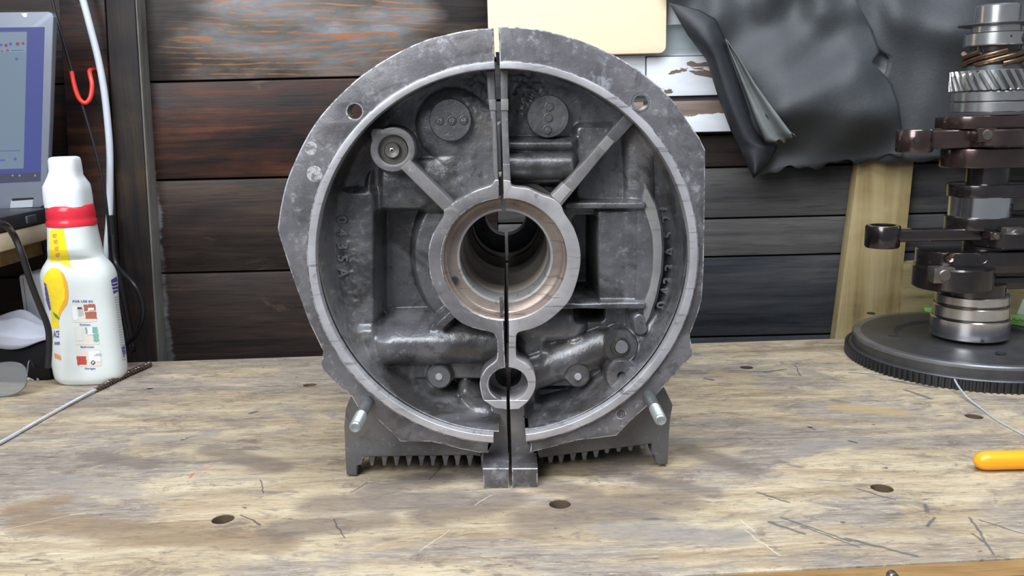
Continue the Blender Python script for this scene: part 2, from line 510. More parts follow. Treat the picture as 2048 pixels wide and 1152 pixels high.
# painted plank with an orange grain showing through worn blue grey paint
n = N('worn_painted_plank')
v = n.mapping((1, 1, 1))
X, Y_, Z = n.sep()
zorg = -0.9
warp = n.noise(1.0, 3, 0.55, n.mapping((2.6, 9, 9), (1.3, 0, 2.1)))
vx, vz = P(640, 74, .53).x, P(640, 74, .53).z - zorg
dz = n.math('MULTIPLY', n.math('SUBTRACT', Z, vz), 30.0)
cone = n.math('SQRT', n.math('ADD', n.math('MULTIPLY', dz, dz), 0.02))
gfun = n.math('ADD', n.math('ADD', n.math('MULTIPLY', cone, 26.0), n.math('MULTIPLY', n.math('SUBTRACT', X, vx), 22.0)), n.math('MULTIPLY', warp, 34.0))
rings = n.math('SINE', gfun)
lines = n.math('MULTIPLY', n.step(rings, 0.55, 0.85), n.step(n.noise(1.0, 5, 0.65, n.mapping((28, 60, 160))), 0.40, 0.54))
paint = n.ramp(n.noise(1.0, 5, 0.6, n.mapping((6, 20, 20), (4, 1, 0)), 0.5), [(0.33, (.055, .048, .042, 1)), (0.45, (.115, .10, .088, 1)), (0.56, (.16, .155, .155, 1)), (0.68, (.24, .265, .31, 1))])
c = n.mix(n.math('MULTIPLY', lines, 0.85), paint, (.34, .13, .05, 1))
darkp = n.ramp(n.noise(1.0, 6, 0.65, n.mapping((4, 50, 50)), 0.4), [(0.35, (.010, .008, .008, 1)), (0.55, (.028, .020, .016, 1)), (0.7, (.06, .042, .03, 1))])
xl = P(330, 80, .53).x; xr = P(430, 80, .53).x; xr2 = P(800, 80, .53).x; xr3 = P(880, 80, .53).x
wob = n.math('MULTIPLY', n.math('SUBTRACT', n.noise(1.0, 3, 0.6, n.mapping((5, 9, 9), (7, 7, 7))), 0.5), 0.22)
xx = n.math('ADD', X, wob)
mask = n.math('MULTIPLY', n.step(xx, xl, xr), n.math('SUBTRACT', 1.0, n.step(xx, xr2, xr3)))
M['plank_paint'] = n.out(n.mix(mask, darkp, c), 0.5, 0, n.bump(lines, 0.15, 0.001), 0.25)

# white paint peeling from brown wood
def peel(name, thr):
    n = N(name)
    p = n.noise(1.0, 5, 0.55, n.mapping((9, 30, 22), rand=True), 0.8)
    m = n.step(p, thr, thr + 0.015)
    wd = n.ramp(n.noise(1.0, 5, 0.6, n.mapping((6, 90, 90))), [(0.3, (.10, .065, .045, 1)), (0.7, (.22, .16, .12, 1))])
    wt = n.ramp(n.noise(1.0, 4, 0.6, n.mapping((20, 60, 60))), [(0.3, (.66, .69, .74, 1)), (0.7, (.80, .82, .86, 1))])
    return n.out(n.mix(m, wt, wd), 0.5, 0, n.bump(n.math('SUBTRACT', 1.0, m), 0.5, 0.001))
def peel_sill(name, zmid, sign):
    n = N(name)
    z_ = n.sep()[2]
    p = n.noise(1.0, 5, 0.55, n.mapping((14, 40, 40)), 0.8)
    k = n.math('ADD', n.math('MULTIPLY', n.math('SUBTRACT', z_, zmid), 26.0 * sign), n.math('MULTIPLY', p, 0.9))
    m = n.step(k, 0.46, 0.475)
    wd = n.ramp(n.noise(1.0, 5, 0.6, n.mapping((6, 90, 90))), [(0.3, (.13, .09, .07, 1)), (0.7, (.24, .18, .145, 1))])
    wt = n.ramp(n.noise(1.0, 4, 0.6, n.mapping((20, 60, 60))), [(0.3, (.66, .69, .74, 1)), (0.7, (.80, .82, .86, 1))])
    return n.out(n.mix(m, wt, wd), 0.5, 0, n.bump(n.math('SUBTRACT', 1.0, m), 0.5, 0.001))
M['peel'] = peel('peeling_white_paint', 0.62)
M['peel_more'] = peel('badly_peeling_white_paint', 0.53)
M['white_wood'] = peel('white_painted_wood', 0.70)

# black tarpaulin with a fine weave
n = N('black_tarpaulin')
wv = n.math('MULTIPLY', n.wave(700, 0, axis='DIAGONAL', detail=0), n.wave(700, 0, n.mapping((-1, 1, 1)), axis='DIAGONAL', detail=0))
dust = n.noise(9, 5, 0.6)
c = n.ramp(dust, [(0.3, (.028, .031, .035, 1)), (0.6, (.046, .050, .055, 1)), (0.8, (.075, .08, .086, 1))])
M['tarp'] = n.out(c, n.math('ADD', n.math('MULTIPLY', dust, 0.25), 0.44), 0, n.bump(wv, 0.3, 0.0004, n.bump(n.noise(220, 4, 0.7), 0.35, 0.001, n.bump(n.noise(40, 4), 0.3, 0.002))), 0.6)
n = N('tarpaulin_underside')
M['tarp_under'] = n.out(n.ramp(n.noise(30, 4), [(0.3, (.10, .11, .11, 1)), (0.7, (.16, .17, .165, 1))]), 0.6, 0, n.bump(n.noise(60, 3), 0.3, 0.001), 0.4)
n = N('tarpaulin_hem')
M['tarp_hem'] = n.out(n.ramp(n.noise(20, 4), [(0.3, (.012, .013, .016, 1)), (0.7, (.026, .029, .034, 1))]), 0.5, 0, n.bump(n.wave(500, 0, axis='DIAGONAL', detail=0), 0.2, 0.0004), 0.5)

# bench top: pale ply with grain along x, oil stains, scratches and dark marks
n = N('worn_bench_top')
g1 = n.noise(1.0, 7, 0.68, n.mapping((5, 42, 10), rot=(0, 0, 0.05)), 0.7)
g2 = n.noise(1.0, 5, 0.65, n.mapping((24, 210, 10), rot=(0, 0, 0.04)), 0.4)
g3 = n.noise(1.0, 6, 0.7, n.mapping((70, 520, 10), (1, 4, 0), (0, 0, 0.06)), 0.5)
c = n.ramp(g1, [(0.30, (.25, .18, .11, 1)), (0.44, (.40, .305, .195, 1)), (0.58, (.52, .425, .29, 1)), (0.74, (.60, .515, .375, 1))])
grey = n.ramp(g2, [(0.35, (.18, .15, .135, 1)), (0.65, (.35, .305, .265, 1))])
st = n.noise(1.0, 9, 0.70, n.mapping((5, 10, 3), (0.6, 0.2, 0), (0, 0, 0.2)), 0.9)
c = n.mix(n.math('MULTIPLY', n.step(st, 0.43, 0.58), 0.85), c, grey)
c = n.mix(n.math('MULTIPLY', n.step(n.noise(1.0, 9, 0.75, n.mapping((14, 34, 9), (3, 8, 0), (0, 0, 0.4)), 1.0), 0.53, 0.64), 0.60), c, (.125, .095, .085, 1))
c = n.mix(n.math('MULTIPLY', n.step(n.noise(1.0, 9, 0.75, n.mapping((30, 80, 9), (1, 3, 0), (0, 0, 0.25)), 1.0), 0.53, 0.64), 0.55), c, (.155, .12, .105, 1))
c = n.mix(n.math('MULTIPLY', n.step(g3, 0.53, 0.66), 0.45), c, (.19, .145, .115, 1))
c = n.mix(n.math('MULTIPLY', n.step(g3, 0.46, 0.36), 0.35), c, (.68, .60, .45, 1))
c = n.mix(n.math('MULTIPLY', n.step(n.noise(1.0, 6, 0.7, n.mapping((24, 150, 10), (5, 1, 0), (0, 0, -0.5)), 1.0), 0.60, 0.67), 0.6), c, (.085, .075, .08, 1))
c = n.mix(n.math('MULTIPLY', n.step(n.noise(1.0, 6, 0.7, n.mapping((26, 140, 10), (15, 7, 0), (0, 0, 0.6)), 1.0), 0.61, 0.68), 0.55), c, (.10, .085, .08, 1))
c = n.mix(n.math('MULTIPLY', n.step(n.noise(1.0, 3, 0.6, n.mapping((40, 300, 10), (2, 1, 0), (0, 0, 0.35))), 0.67, 0.74), 0.6), c, (.74, .68, .54, 1))
c = n.mix(n.math('MULTIPLY', n.step(n.noise(90, 2, 0.5, n.mapping((1, 1.6, 1))), 0.71, 0.76), 0.75), c, (.065, .055, .05, 1))
c = n.mix(n.math('MULTIPLY', n.step(n.noise(210, 2, 0.5, n.mapping((1, 1.4, 1))), 0.72, 0.76), 0.6), c, (.09, .07, .06, 1))
def seg_group():
    g = bpy.data.node_groups.new('segment_mask', 'ShaderNodeTree')
    for nm, ty in (('P', 'NodeSocketVector'), ('A', 'NodeSocketVector'), ('D', 'NodeSocketVector'), ('W', 'NodeSocketFloat')):
        g.interface.new_socket(nm, in_out='INPUT', socket_type=ty)
    g.interface.new_socket('M', in_out='OUTPUT', socket_type='NodeSocketFloat')
    i = g.nodes.new('NodeGroupInput'); o = g.nodes.new('NodeGroupOutput')
    def vm(op, a, b=None):
        k = g.nodes.new('ShaderNodeVectorMath'); k.operation = op
        g.links.new(a, k.inputs[0])
        if b is not None: g.links.new(b, k.inputs[1])
        return k
    pa = vm('SUBTRACT', i.outputs['P'], i.outputs['A'])
    num = vm('DOT_PRODUCT', pa.outputs[0], i.outputs['D']); den = vm('DOT_PRODUCT', i.outputs['D'], i.outputs['D'])
    dv = g.nodes.new('ShaderNodeMath'); dv.operation = 'DIVIDE'; dv.use_clamp = True
    g.links.new(num.outputs['Value'], dv.inputs[0]); g.links.new(den.outputs['Value'], dv.inputs[1])
    sc = g.nodes.new('ShaderNodeVectorMath'); sc.operation = 'SCALE'
    g.links.new(i.outputs['D'], sc.inputs[0]); g.links.new(dv.outputs[0], sc.inputs['Scale'])
    df = vm('SUBTRACT', pa.outputs[0], sc.outputs[0])
    ln = vm('LENGTH', df.outputs[0])
    mr = g.nodes.new('ShaderNodeMapRange')
    g.links.new(ln.outputs['Value'], mr.inputs[0]); mr.inputs[1].default_value = 0
    g.links.new(i.outputs['W'], mr.inputs[2]); mr.inputs[3].default_value = 1; mr.inputs[4].default_value = 0
    g.links.new(mr.outputs[0], o.inputs[0])
    return g
SEG = seg_group()
flat = n.mapping((1, 1, 0))
jit = n.t.nodes.new('ShaderNodeVectorMath'); jit.operation = 'ADD'
jn = n.t.nodes.new('ShaderNodeTexNoise'); n.lk(n.obj, jn.inputs['Vector']); jn.inputs['Scale'].default_value = 60
jm = n.t.nodes.new('ShaderNodeVectorMath'); jm.operation = 'MULTIPLY_ADD'
n.lk(jn.outputs['Color'], jm.inputs[0]); jm.inputs[1].default_value = (.006, .006, 0); jm.inputs[2].default_value = (-.003, -.003, 0)
n.lk(flat, jit.inputs[0]); n.lk(jm.outputs[0], jit.inputs[1])
def marks(segs, color, amt):
    global c
    tot = None
    for (a, b, w) in segs:
        A = B(*a); D = B(*b) - A
        k = n.t.nodes.new('ShaderNodeGroup'); k.node_tree = SEG
        n.lk(jit.outputs[0], k.inputs['P'])
        k.inputs['A'].default_value = (A.x, A.y - 0.13, 0); k.inputs['D'].default_value = (D.x, D.y, 0); k.inputs['W'].default_value = w
        tot = k.outputs[0] if tot is None else n.math('MAXIMUM', tot, k.outputs[0])
    c = n.mix(n.math('MULTIPLY', n.step(tot, 0.1, 0.7), amt), c, color)
marks([((1540, 1045), (1610, 1068), .0025), ((1560, 1035), (1700, 1082), .0018), ((1690, 1076), (1830, 1112), .0028), ((1600, 1052), (1720, 1095), .0015),
       ((1515, 985), (1580, 1005), .002), ((1715, 978), (1790, 1000), .002), ((1850, 1010), (1855, 1022), .003), ((1870, 1035), (1853, 1052), .002),
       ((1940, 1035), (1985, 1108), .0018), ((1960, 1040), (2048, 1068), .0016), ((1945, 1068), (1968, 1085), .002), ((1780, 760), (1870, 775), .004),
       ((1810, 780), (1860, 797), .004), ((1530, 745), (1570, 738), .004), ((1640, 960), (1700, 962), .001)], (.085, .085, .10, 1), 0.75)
marks([((380, 955), (388, 948), .0022), ((402, 938), (425, 932), .0012)], (.62, .10, .09, 1), 0.8)
marks([((60, 1040), (250, 1060), .03), ((240, 1065), (560, 1085), .028), ((30, 1020), (120, 1000), .02), ((130, 815), (250, 808), .012)], (.22, .145, .085, 1), 0.65)
marks([((735, 985), (880, 960), .022), ((1075, 965), (1180, 990), .022), ((640, 1010), (900, 1000), .032), ((1080, 1040), (1350, 1000), .04), ((860, 1030), (1010, 1000), .03),
       ((420, 900), (560, 935), .022), ((180, 910), (300, 930), .018), ((560, 1060), (760, 1040), .026), ((1380, 900), (1500, 940), .022), ((1300, 960), (1420, 985), .02)], (.155, .122, .105, 1), 0.62)
marks([((100, 960), (260, 985), .022), ((300, 880), (420, 870), .018), ((1220, 1060), (1480, 1075), .022), ((1600, 900), (1720, 880), .02)], (.27, .24, .22, 1), 0.6)
marks([((225, 905), (248, 896), .0008), ((182, 936), (206, 930), .0010), ((140, 1029), (166, 1027), .0016), ((95, 1108), (135, 1106), .0016), ((10, 1058), (140, 1030), .0006), ((950, 1010), (985, 990), .0008),
       ((840, 1100), (900, 1060), .0008), ((1480, 1040), (1510, 1062), .0012), ((1640, 1012), (1682, 1020), .0012), ((1490, 1060), (1560, 1112), .0009)], (.72, .64, .49, 1), 0.5)
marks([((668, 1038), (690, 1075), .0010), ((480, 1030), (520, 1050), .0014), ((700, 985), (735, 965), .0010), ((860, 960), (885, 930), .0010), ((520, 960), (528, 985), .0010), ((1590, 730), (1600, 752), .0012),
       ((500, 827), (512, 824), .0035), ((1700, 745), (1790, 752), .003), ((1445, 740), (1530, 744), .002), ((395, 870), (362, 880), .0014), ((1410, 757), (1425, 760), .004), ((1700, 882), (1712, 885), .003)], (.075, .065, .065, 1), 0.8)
marks([((1680, 815), (1800, 825), .02), ((1430, 745), (1500, 755), .012)], (.42, .29, .13, 1), 0.6)
M['bench'] = n.out(c, n.math('ADD', n.math('MULTIPLY', g1, 0.3), 0.38), 0, n.bump(g2, 0.2, 0.0008, n.bump(g1, 0.15, 0.001)), 0.4)
M['hole_wood'] = plain('drilled_wood', (.12, .078, .048, 1), 0.9)  # darker than the top; shade inside the drilled holes put into the colour

# ------------------------------------------------------------------ floor and wall
YW = 0.53                                   # face of the planks
fl = box('floor', (-2.2, -1.8, -0.93), (2.2, 0.75, -0.90), M['floor'], None, 0.0)
tag(fl, 'grey concrete floor under the workbench', kind='structure')

wall = empty('wall_back', 'back wall of dark horizontal timber planks behind the workbench', None, (0, YW, -0.9), kind='structure')
def plank(pxl, pxr, vt, vb, mat, t=0.022, y=YW, gap=0.0011, name='plank', zt=None, zb=None, label=None):
    xc = (pxl + pxr) / 2
    z1 = P(xc, vt, y).z if zt is None else zt
    z0 = P(xc, vb, y).z if zb is None else zb
    return box(name, (P(pxl, (vt + vb) / 2, y).x, y, z0 + gap), (P(pxr, (vt + vb) / 2, y).x, y + t, z1 - gap), mat, wall, 0.0025, label)
zs_left = [P(600, v, YW).z for v in (-230, -40, 157, 354, 541)]
mats_left = [M['plank_dark'], M['plank_paint'], M['plank_red'], M['plank_dark'], M['plank_dark'], M['plank_dark'], M['plank_dark']]
hl = zs_left[3] - zs_left[4]
for k in range(6):
    zs_left.append(zs_left[-1] - hl * 1.05)
for k in range(len(zs_left) - 1):
    plank(-1150, 985, 0, 100, mats_left[min(k, 6)] , zt=zs_left[k], zb=zs_left[k + 1], y=YW + 0.001 * (k % 2), label='plank with worn grey paint and orange grain' if k == 1 else None)
zr = [P(1450, v, YW).z for v in (-230, -30, 110, 190, 268, 335, 437, 514)]
hr = zr[4] - zr[6]
for k in range(6):
    zr.append(zr[-1] - hr)
mr = [M['plank_dark'], M['plank_dark'], M['plank_blue'], M['plank_blue'], M['plank_dark'], M['plank_grey'], M['plank_grey']]
for k in range(len(zr) - 1):
    plank(985, 3200, 0, 100, mr[k] if k < len(mr) else M['plank_blue'], zt=zr[k], zb=zr[k + 1], y=YW + 0.0012 * ((k + 1) % 2))
box('backing', (P(-1160, 300, YW).x, YW + 0.023, -0.89), (P(3210, 300, YW).x, YW + 0.03, zr[0]), M['plank_dark'], wall, 0)

# white painted frame boards to the right of the cream board
frame = empty('window_1', 'peeling white painted window frame boards fixed to the back wall', None, (P(1350, 200, YW).x, YW, P(1350, 260, YW).z), kind='structure')
YF = YW - 0.012
def fboard(pl, pr, vt, vb, y0, mat, name='frame_board', label=None):
    a = P(pl, vt, y0); b = P(pr, vb, y0)
    return box(name, (a.x, y0, P((pl + pr) / 2, vb, y0).z), (b.x, YW + 0.006, P((pl + pr) / 2, vt, y0).z), mat, frame, 0.0012, label)
fboard(1294, 1830, 108, 187, YF - 0.004, M['peel'])
fboard(1150, 1290.5, 112, 190, YF - 0.003, M['white_wood'])
fboard(1150, 1830, 199, 262, YF - 0.010, peel_sill('peeling_sill', P(1420, 226, YF).z - P(1350, 260, YW).z, 1), 'frame_sill')
fboard(1200, 1830, 187, 199, YF + 0.004, M['plank_grey'], 'frame_rail')
fboard(1200, 1830, -90, 108, YF + 0.006, M['peel_more'], 'frame_back')
gp = W([(1290, 100.5), (1480, 96), (1480, 44), (1290, 52)], YF - 0.004)
plate_w('glass_pane', [gp], YF - 0.006, YF - 0.002, M['glass_green'], frame, 0.0004, 'narrow glass pane with green edges')
fboard(1290, 1480, -90, 52, YF - 0.002, M['white_wood'])

# ------------------------------------------------------------------ posts
def prism(name, px, y0, y1, mat, parent=None, bevel=0.002, label=None):
    return plate(name, [px], y0, y1, mat, parent, bevel, label)
pl_ = prism('trim_1', [(206, -90), (264, -90), (325, 900), (258, 900)], YW - 0.03, YW, M['post_dark'])
tag(pl_, 'dark stained upright wall post with a worn pale right edge', kind='structure')
prism('worn_edge', [(262, -90), (267.5, -90), (330, 900), (324, 900)], YW - 0.028, YW, M['post_edge'], pl_, 0.001, 'pale worn edge')
p2 = prism('trim_2', [(112, -90), (205, -90), (257, 900), (170, 900)], YW - 0.016, YW, M['plank_red'])
tag(p2, 'reddish dark upright board left of the dark wall post', kind='structure')
p3 = prism('trim_3', [(1733, 200), (1841, 200), (1797, 640), (1782, 800), (1655, 800)], YW - 0.022, YW, M['post_light'])
tag(p3, 'pale new pine post against the wall behind the crankshaft', kind='structure')
bk = empty('timber_block', 'short pine block fixed behind the crankshaft beside the pale post', 'wood block', P(1860, 620, YW))
za = P(1860, 527, YW - 0.03).z
box('block_body', (P(1806, 560, YW - .03).x, YW - 0.03, za - 0.11), (P(2100, 560, YW - .03).x, YW, za), M['block'], bk, 0.002)

# ------------------------------------------------------------------ cream board
def rrect(x0, y0, x1, y1, r, n=6):
    pts = []
    for cx, cy, a in ((x1 - r, y1 - r, 0), (x0 + r, y1 - r, 90), (x0 + r, y0 + r, 180), (x1 - r, y0 + r, 270)):
        for k in range(n + 1):
            t = math.radians(a + 90 * k / n); pts.append((cx + r * math.cos(t), cy + r * math.sin(t)))
    return pts
cb = empty('cream_panel', 'smooth cream rounded board hanging on the wall above the crankcase', 'board', P(1150, 110, YF - 0.02))
q = [P(971, -120, YF - .02), P(1335, -120, YF - .02), P(1150, 110.5, YF - .02)]
plate_w('panel', [rrect(q[0].x, q[2].z, q[1].x, q[0].z, 0.009)], YF - 0.020, YF - 0.0105, M['cream'], cb, 0.0012)

# ------------------------------------------------------------------ tarpaulin
tarp = empty('tarpaulin', 'black woven tarpaulin hanging in folds at the upper right of the wall', 'tarp', P(1600, 350, YW - 0.05))
def sheet(name, L, R_, depth, mat, parent, nu=40, nv=50, thick=0.0012):
    V = []
    for j in range(nv):
        w = j / (nv - 1)
        a = interp(L, w); b = interp(R_, w)
        for i in range(nu):
            u = i / (nu - 1)
            px = a[0] + (b[0] - a[0]) * u; py = a[1] + (b[1] - a[1]) * u
            if w > 0.999: py += 5 * math.sin(u * 19) + 3 * math.sin(u * 47)
            V.append(P(px, py, depth(px, py, u, w)))
    o = mesh_obj(name, V, grid_faces(nu, nv), mat, parent, True)
    md = o.modifiers.new('thickness', 'SOLIDIFY'); md.thickness = thick; md.offset = 1
    return o
def sm(x, a, b):
    t = min(max((x - a) / (b - a), 0), 1)
    return t * t * (3 - 2 * t)
def d_main(px, py, u, w):
    hump = sm(py, 40, 215) * (1 - 0.85 * sm(py, 215, 320))
    side = sm(px, 1440, 1580) * (1 - 0.6 * sm(px, 1690, 1800))
    b = 0.055 * hump * side + 0.006 * math.sin(px / 16.0) * (1 - sm(py, 20, 90)) + 0.004 * math.sin(px / 33 + py / 21)
    b += 0.012 * math.exp(-((px - 1690 + (py - 60) * -0.45) / 40) ** 2)
    return YW - 0.034 - b
L1 = [(1300, -110), (1340, 8), (1378, 66), (1416, 120), (1440, 200), (1465, 265), (1487, 315), (1507, 347)]
R1 = [(1700, -110), (1712, 0), (1745, 60), (1760, 104), (1744, 126), (1769, 149), (1784, 168), (1798, 210), (1804, 255), (1806, 312)]
sheet('front_sheet', L1, R1, d_main, M['tarp'], tarp, 60, 60)
def d_back(px, py, u, w):
    return YW - 0.026 - 0.012 * sm(py, 0, 120) - 0.010 * math.sin(px / 34.0 + 1 + py / 80) * (0.3 + 0.7 * sm(px, 1800, 1900)) - 0.025 * math.exp(-((py - 40 - (px - 1850) * 0.2) / 55) ** 2) * sm(px, 1740, 1800)
L2 = [(1640, -110), (1680, 0), (1722, 60), (1756, 100), (1779, 112), (1771, 147), (1756, 166), (1752, 320)]
R2 = [(2320, -110), (2330, 0), (2330, 120), (2330, 200), (2330, 330)]
sheet('rear_sheet', L2, R2, d_back, M['tarp'], tarp, 50, 40)
Lh = [(1337, 4), (1375, 70), (1413, 120), (1438, 200), (1463, 265), (1485, 315), (1505, 352)]
Rh = [(1341, 6), (1400, 20), (1432, 38), (1449, 75), (1470, 140), (1492, 205), (1514, 258), (1532, 290), (1556, 292), (1540, 325), (1512, 352)]
def d_hem(px, py, u, w):
    return YW - 0.046 - 0.016 * math.sin(u * math.pi) * sm(w, 0, 0.3) - 0.010 * w
sheet('hem_fold', Lh, Rh, d_hem, M['tarp_hem'], tarp, 14, 50)
Lf = [(1450, 78), (1462, 112), (1486, 175), (1510, 240), (1530, 284), (1552, 287)]
Rf = [(1454, 82), (1480, 116), (1510, 166), (1545, 215), (1580, 262), (1592, 272)]
def d_fold(px, py, u, w):
    return YW - 0.058 - 0.040 * w * (0.35 + 0.65 * u) - 0.004 * math.sin(u * 9)
sheet('turned_back_fold', Lf, Rf, d_fold, M['tarp_under'], tarp, 10, 30)['label'] = 'paler turned back fold'

# ------------------------------------------------------------------ workbench
bench = empty('workbench', 'worn wooden workbench top with drilled holes, stains and scratches', 'workbench', (0, 0.13, -0.9))
fa, fb = B(1359, 1150), B(2048, 1114)
ba, bb = B(328, 722.5), B(1673, 677)
def online(a, b, x): return a.y + (b.y - a.y) * (x - a.x) / (b.x - a.x)
XL, XR = -1.4, 1.45
out = [(XL, online(fa, fb, XL)), (XR, online(fa, fb, XR)), (XR, online(ba, bb, XR)), (XL, online(ba, bb, XL))]
holes = [(620, 769, .0080), (446, 1037, .0088), (1120, 1007, .0088), (1493, 734, .0080), (1764, 975, .0090), (1948, 832, .0085), (300, 776, .004), (367, 878, .0022), (1620, 853, .0028)]
loops = [out]
def circ(cx, cy, r, n=28): return [(cx + r * math.cos(2 * math.pi * k / n), cy + r * math.sin(2 * math.pi * k / n)) for k in range(n)]
for hx, hy, r in holes:
    c0 = B(hx, hy); loops.append(circ(c0.x, c0.y, r))
slab('bench_top', loops, -0.03, 0.0, M['bench'], bench, 0.0010)
for hx, hy, r in holes:
    c0 = B(hx, hy)
    lathe('drilled_hole', [(r - 0.0002, -0.0012), (r - 0.0002, -0.0298), (0.0, -0.0298)] if r < .006 else [(r - 0.0002, -0.0012), (r - 0.0002, -0.0298)], (c0.x, c0.y, 0), 'Z', M['hole_wood'] if r > .006 else M['hole'], bench, 24)
slab('under_board', [[(XL, -0.09), (XR, -0.09), (XR, 0.36), (XL, 0.36)]], -0.055, -0.0305, M['case_black'], bench, 0.001)  # black board added so the drilled holes end in painted shade
fo = [(XL, online(fa, fb, XL) - .020), (XR, online(fa, fb, XR) - .020), (XR, online(fa, fb, XR) - .0006), (XL, online(fa, fb, XL) - .0006)]
slab('front_edging', [fo], -0.11, -0.0008, M['edging'], bench, 0.0015, 'brown front edging strip')
for lx in (-1.3, 1.35):
    for ly in (-0.03, 0.33):
        box('leg', (lx - .04, ly - .04, -0.9), (lx + .04, ly + .04, -0.056), M['edging'], bench, 0.003)
yk = online(fa, fb, P(1783, 1149, fa.y).x) - .020
kz = P(1783, 1150, yk)
lathe('edging_bolt', [(0, -.004), (.0025, -.004), (.0036, -.003), (.0036, 0.001)], (kz.x, online(fa, fb, kz.x) - .020, kz.z), 'Y', M['bolt'], bench, 16)

# ------------------------------------------------------------------ crankcase halves
gL = lambda v: 986.5 + (v - 55) * 32.5 / 920
gR = lambda v: 997.0 + (v - 55) * 27.7 / 920
CL = empty('crankcase_half', 'left half of the upright cast engine case, dull grey with a bolted rib boss', 'engine case half', (-0.06, 0.12, 0))
CR = empty('crankcase_half', 'right half of the upright cast engine case, with diagonal rib and bright boss face', 'engine case half', (0.06, 0.12, 0))

ECX, ECY = 1005.5, 504.5
def ell(rx, ry, t, cx=ECX, cy=ECY):      # t in degrees, 0 = up, positive to the right
    a = math.radians(t); return (cx + rx * math.sin(a), cy - ry * math.cos(a))
def arc(rx, ry, t0, t1, n=60, cx=ECX, cy=ECY):
    return [ell(rx, ry, t0 + (t1 - t0) * k / n, cx, cy) for k in range(n + 1)]
def t_at(x, rx, cx=ECX, bottom=False):
    s = math.degrees(math.asin((x - cx) / rx)); return (180 - s) if bottom else s

outL = [(936, 60), (876, 73), (840, 84), (784, 111), (725, 149), (675, 194), (639, 234.5), (612, 276), (586, 330), (571, 370), (560, 419), (555, 456), (556.5, 467), (580, 540), (606, 613), (618, 645), (642, 695), (646, 702), (644.5, 714), (642, 729), (646, 739), (655, 750), (702, 792), (714, 813), (745, 830), (765, 849), (784, 866), (801, 884), (862, 884), (890, 890), (918, 898), (959, 906), (977, 906), (979, 888), (986.5, 887)]
outR = [(1049, 55), (1102, 64), (1158, 80), (1204, 99), (1244, 119), (1296, 154), (1346, 201), (1379, 248), (1399, 275), (1411, 300), (1410.5, 400), (1408, 532), (1404, 601), (1396, 628), (1389, 647), (1380, 670), (1384, 692), (1384, 711), (1356, 743), (1326, 776), (1294, 813), (1267, 838), (1233, 872), (1194, 877), (1155.5, 881), (1111, 893), (1067, 904), (1060, 905), (1061.5, 888), (1052, 884)]
LIx, LIy, LOx, LOy = 374.5, 367.5, 390.5, 381.5
tLi, tLo = t_at(gL(137), LIx), t_at(gL(123), LOx)
tRi, tRo = t_at(gR(137), LIx), t_at(gR(123), LOx)
bLi, bLo = t_at(987, LIx, bottom=True), t_at(987, LOx, bottom=True)
bRi, bRo = t_at(1051, LIx, bottom=True), t_at(1052, LOx, bottom=True)
lipL = arc(LOx, LOy, tLo, bLo - 360) + arc(LIx, LIy, bLi - 360, tLi)
lipR = arc(LOx, LOy, tRo, bRo) + arc(LIx, LIy, bRi, tRi)
plate('machined_lip', [lipL], 0.0, 0.016, M['lip'], CL, 0.0007, 'bright machined lip')
plate('machined_lip', [lipR], 0.0, 0.016, M['lip'], CR, 0.0007, 'bright machined lip')
FY = 0.005
soft0 = lambda pts: [(p.x, p.y) for p in smooth_path([Vector((a, b, 0)) for a, b in pts], 4)]
flL = soft0([(gL(56), 56)] + outL[:11]) + outL[11:] + arc(LOx - 1, LOy - 1, bLo - 360, tLo)
flR = soft0([(gR(54), 54)] + outR[:9]) + outR[9:] + arc(LOx - 1, LOy - 1, bRo, tRo)
hl_ = lambda x, y, r, n=26: [(x + r * math.cos(2 * math.pi * k / n), y + r * math.sin(2 * math.pi * k / n)) for k in range(n)]
plate('flange', [flL, hl_(709, 223, 15)], FY, 0.026, M['flange'], CL, 0.0011, yref=FY, edge=M['worn'])
plate('flange', [flR, hl_(1281, 205, 18), hl_(1242, 829, 8)], FY, 0.026, M['flange'], CR, 0.0011, yref=FY, edge=M['worn'])
q = P(1281, 205, FY); r18 = (P(1299, 205, FY) - q).x
lathe('bushing', [(r18 * .80, .022), (r18 * .80, -.0008), (r18 * 1.0, -.0008), (r18 * 1.0, .022)], (q.x, FY, q.z), 'Y', M['steel'], CR, 32)
q = P(1242, 829, FY)
lathe('flange_plug', [(0, .0015), (.0016, .0015), (.0019, .0004), (.0032, .0004), (.0032, .02)], (q.x, FY, q.z), 'Y', M['flange'], CR, 20)
for x, y, r in ((622, 297, 13), (629, 348, 16)):
    q = P(x, y, FY); rr = r * .69 / F
    lathe('filled_hole', [(0, -.00012), (rr * .96, -.00012), (rr, .0001), (rr, .004)], (q.x, FY, q.z), 'Y', M['spot'], CL, 24)
# stepped shoulder below the flange lip at the bottom
plate('lower_shoulder', [[(800, 872), (862, 884), (918, 898), (958, 906), (976, 905), (978, 888), (930, 884), (850, 868)]], 0.0075, 0.03, M['flange'], CL, 0.001)
plate('lower_shoulder', [[(1233, 868), (1194, 877), (1155, 881), (1111, 893), (1066, 904), (1060, 904), (1062, 888), (1110, 882), (1190, 858)]], 0.0075, 0.03, M['flange'], CR, 0.001)

def soft(pts, n=4):
    return [(p.x, p.y) for p in smooth_path([Vector((a, b, 0)) for a, b in pts], n)]
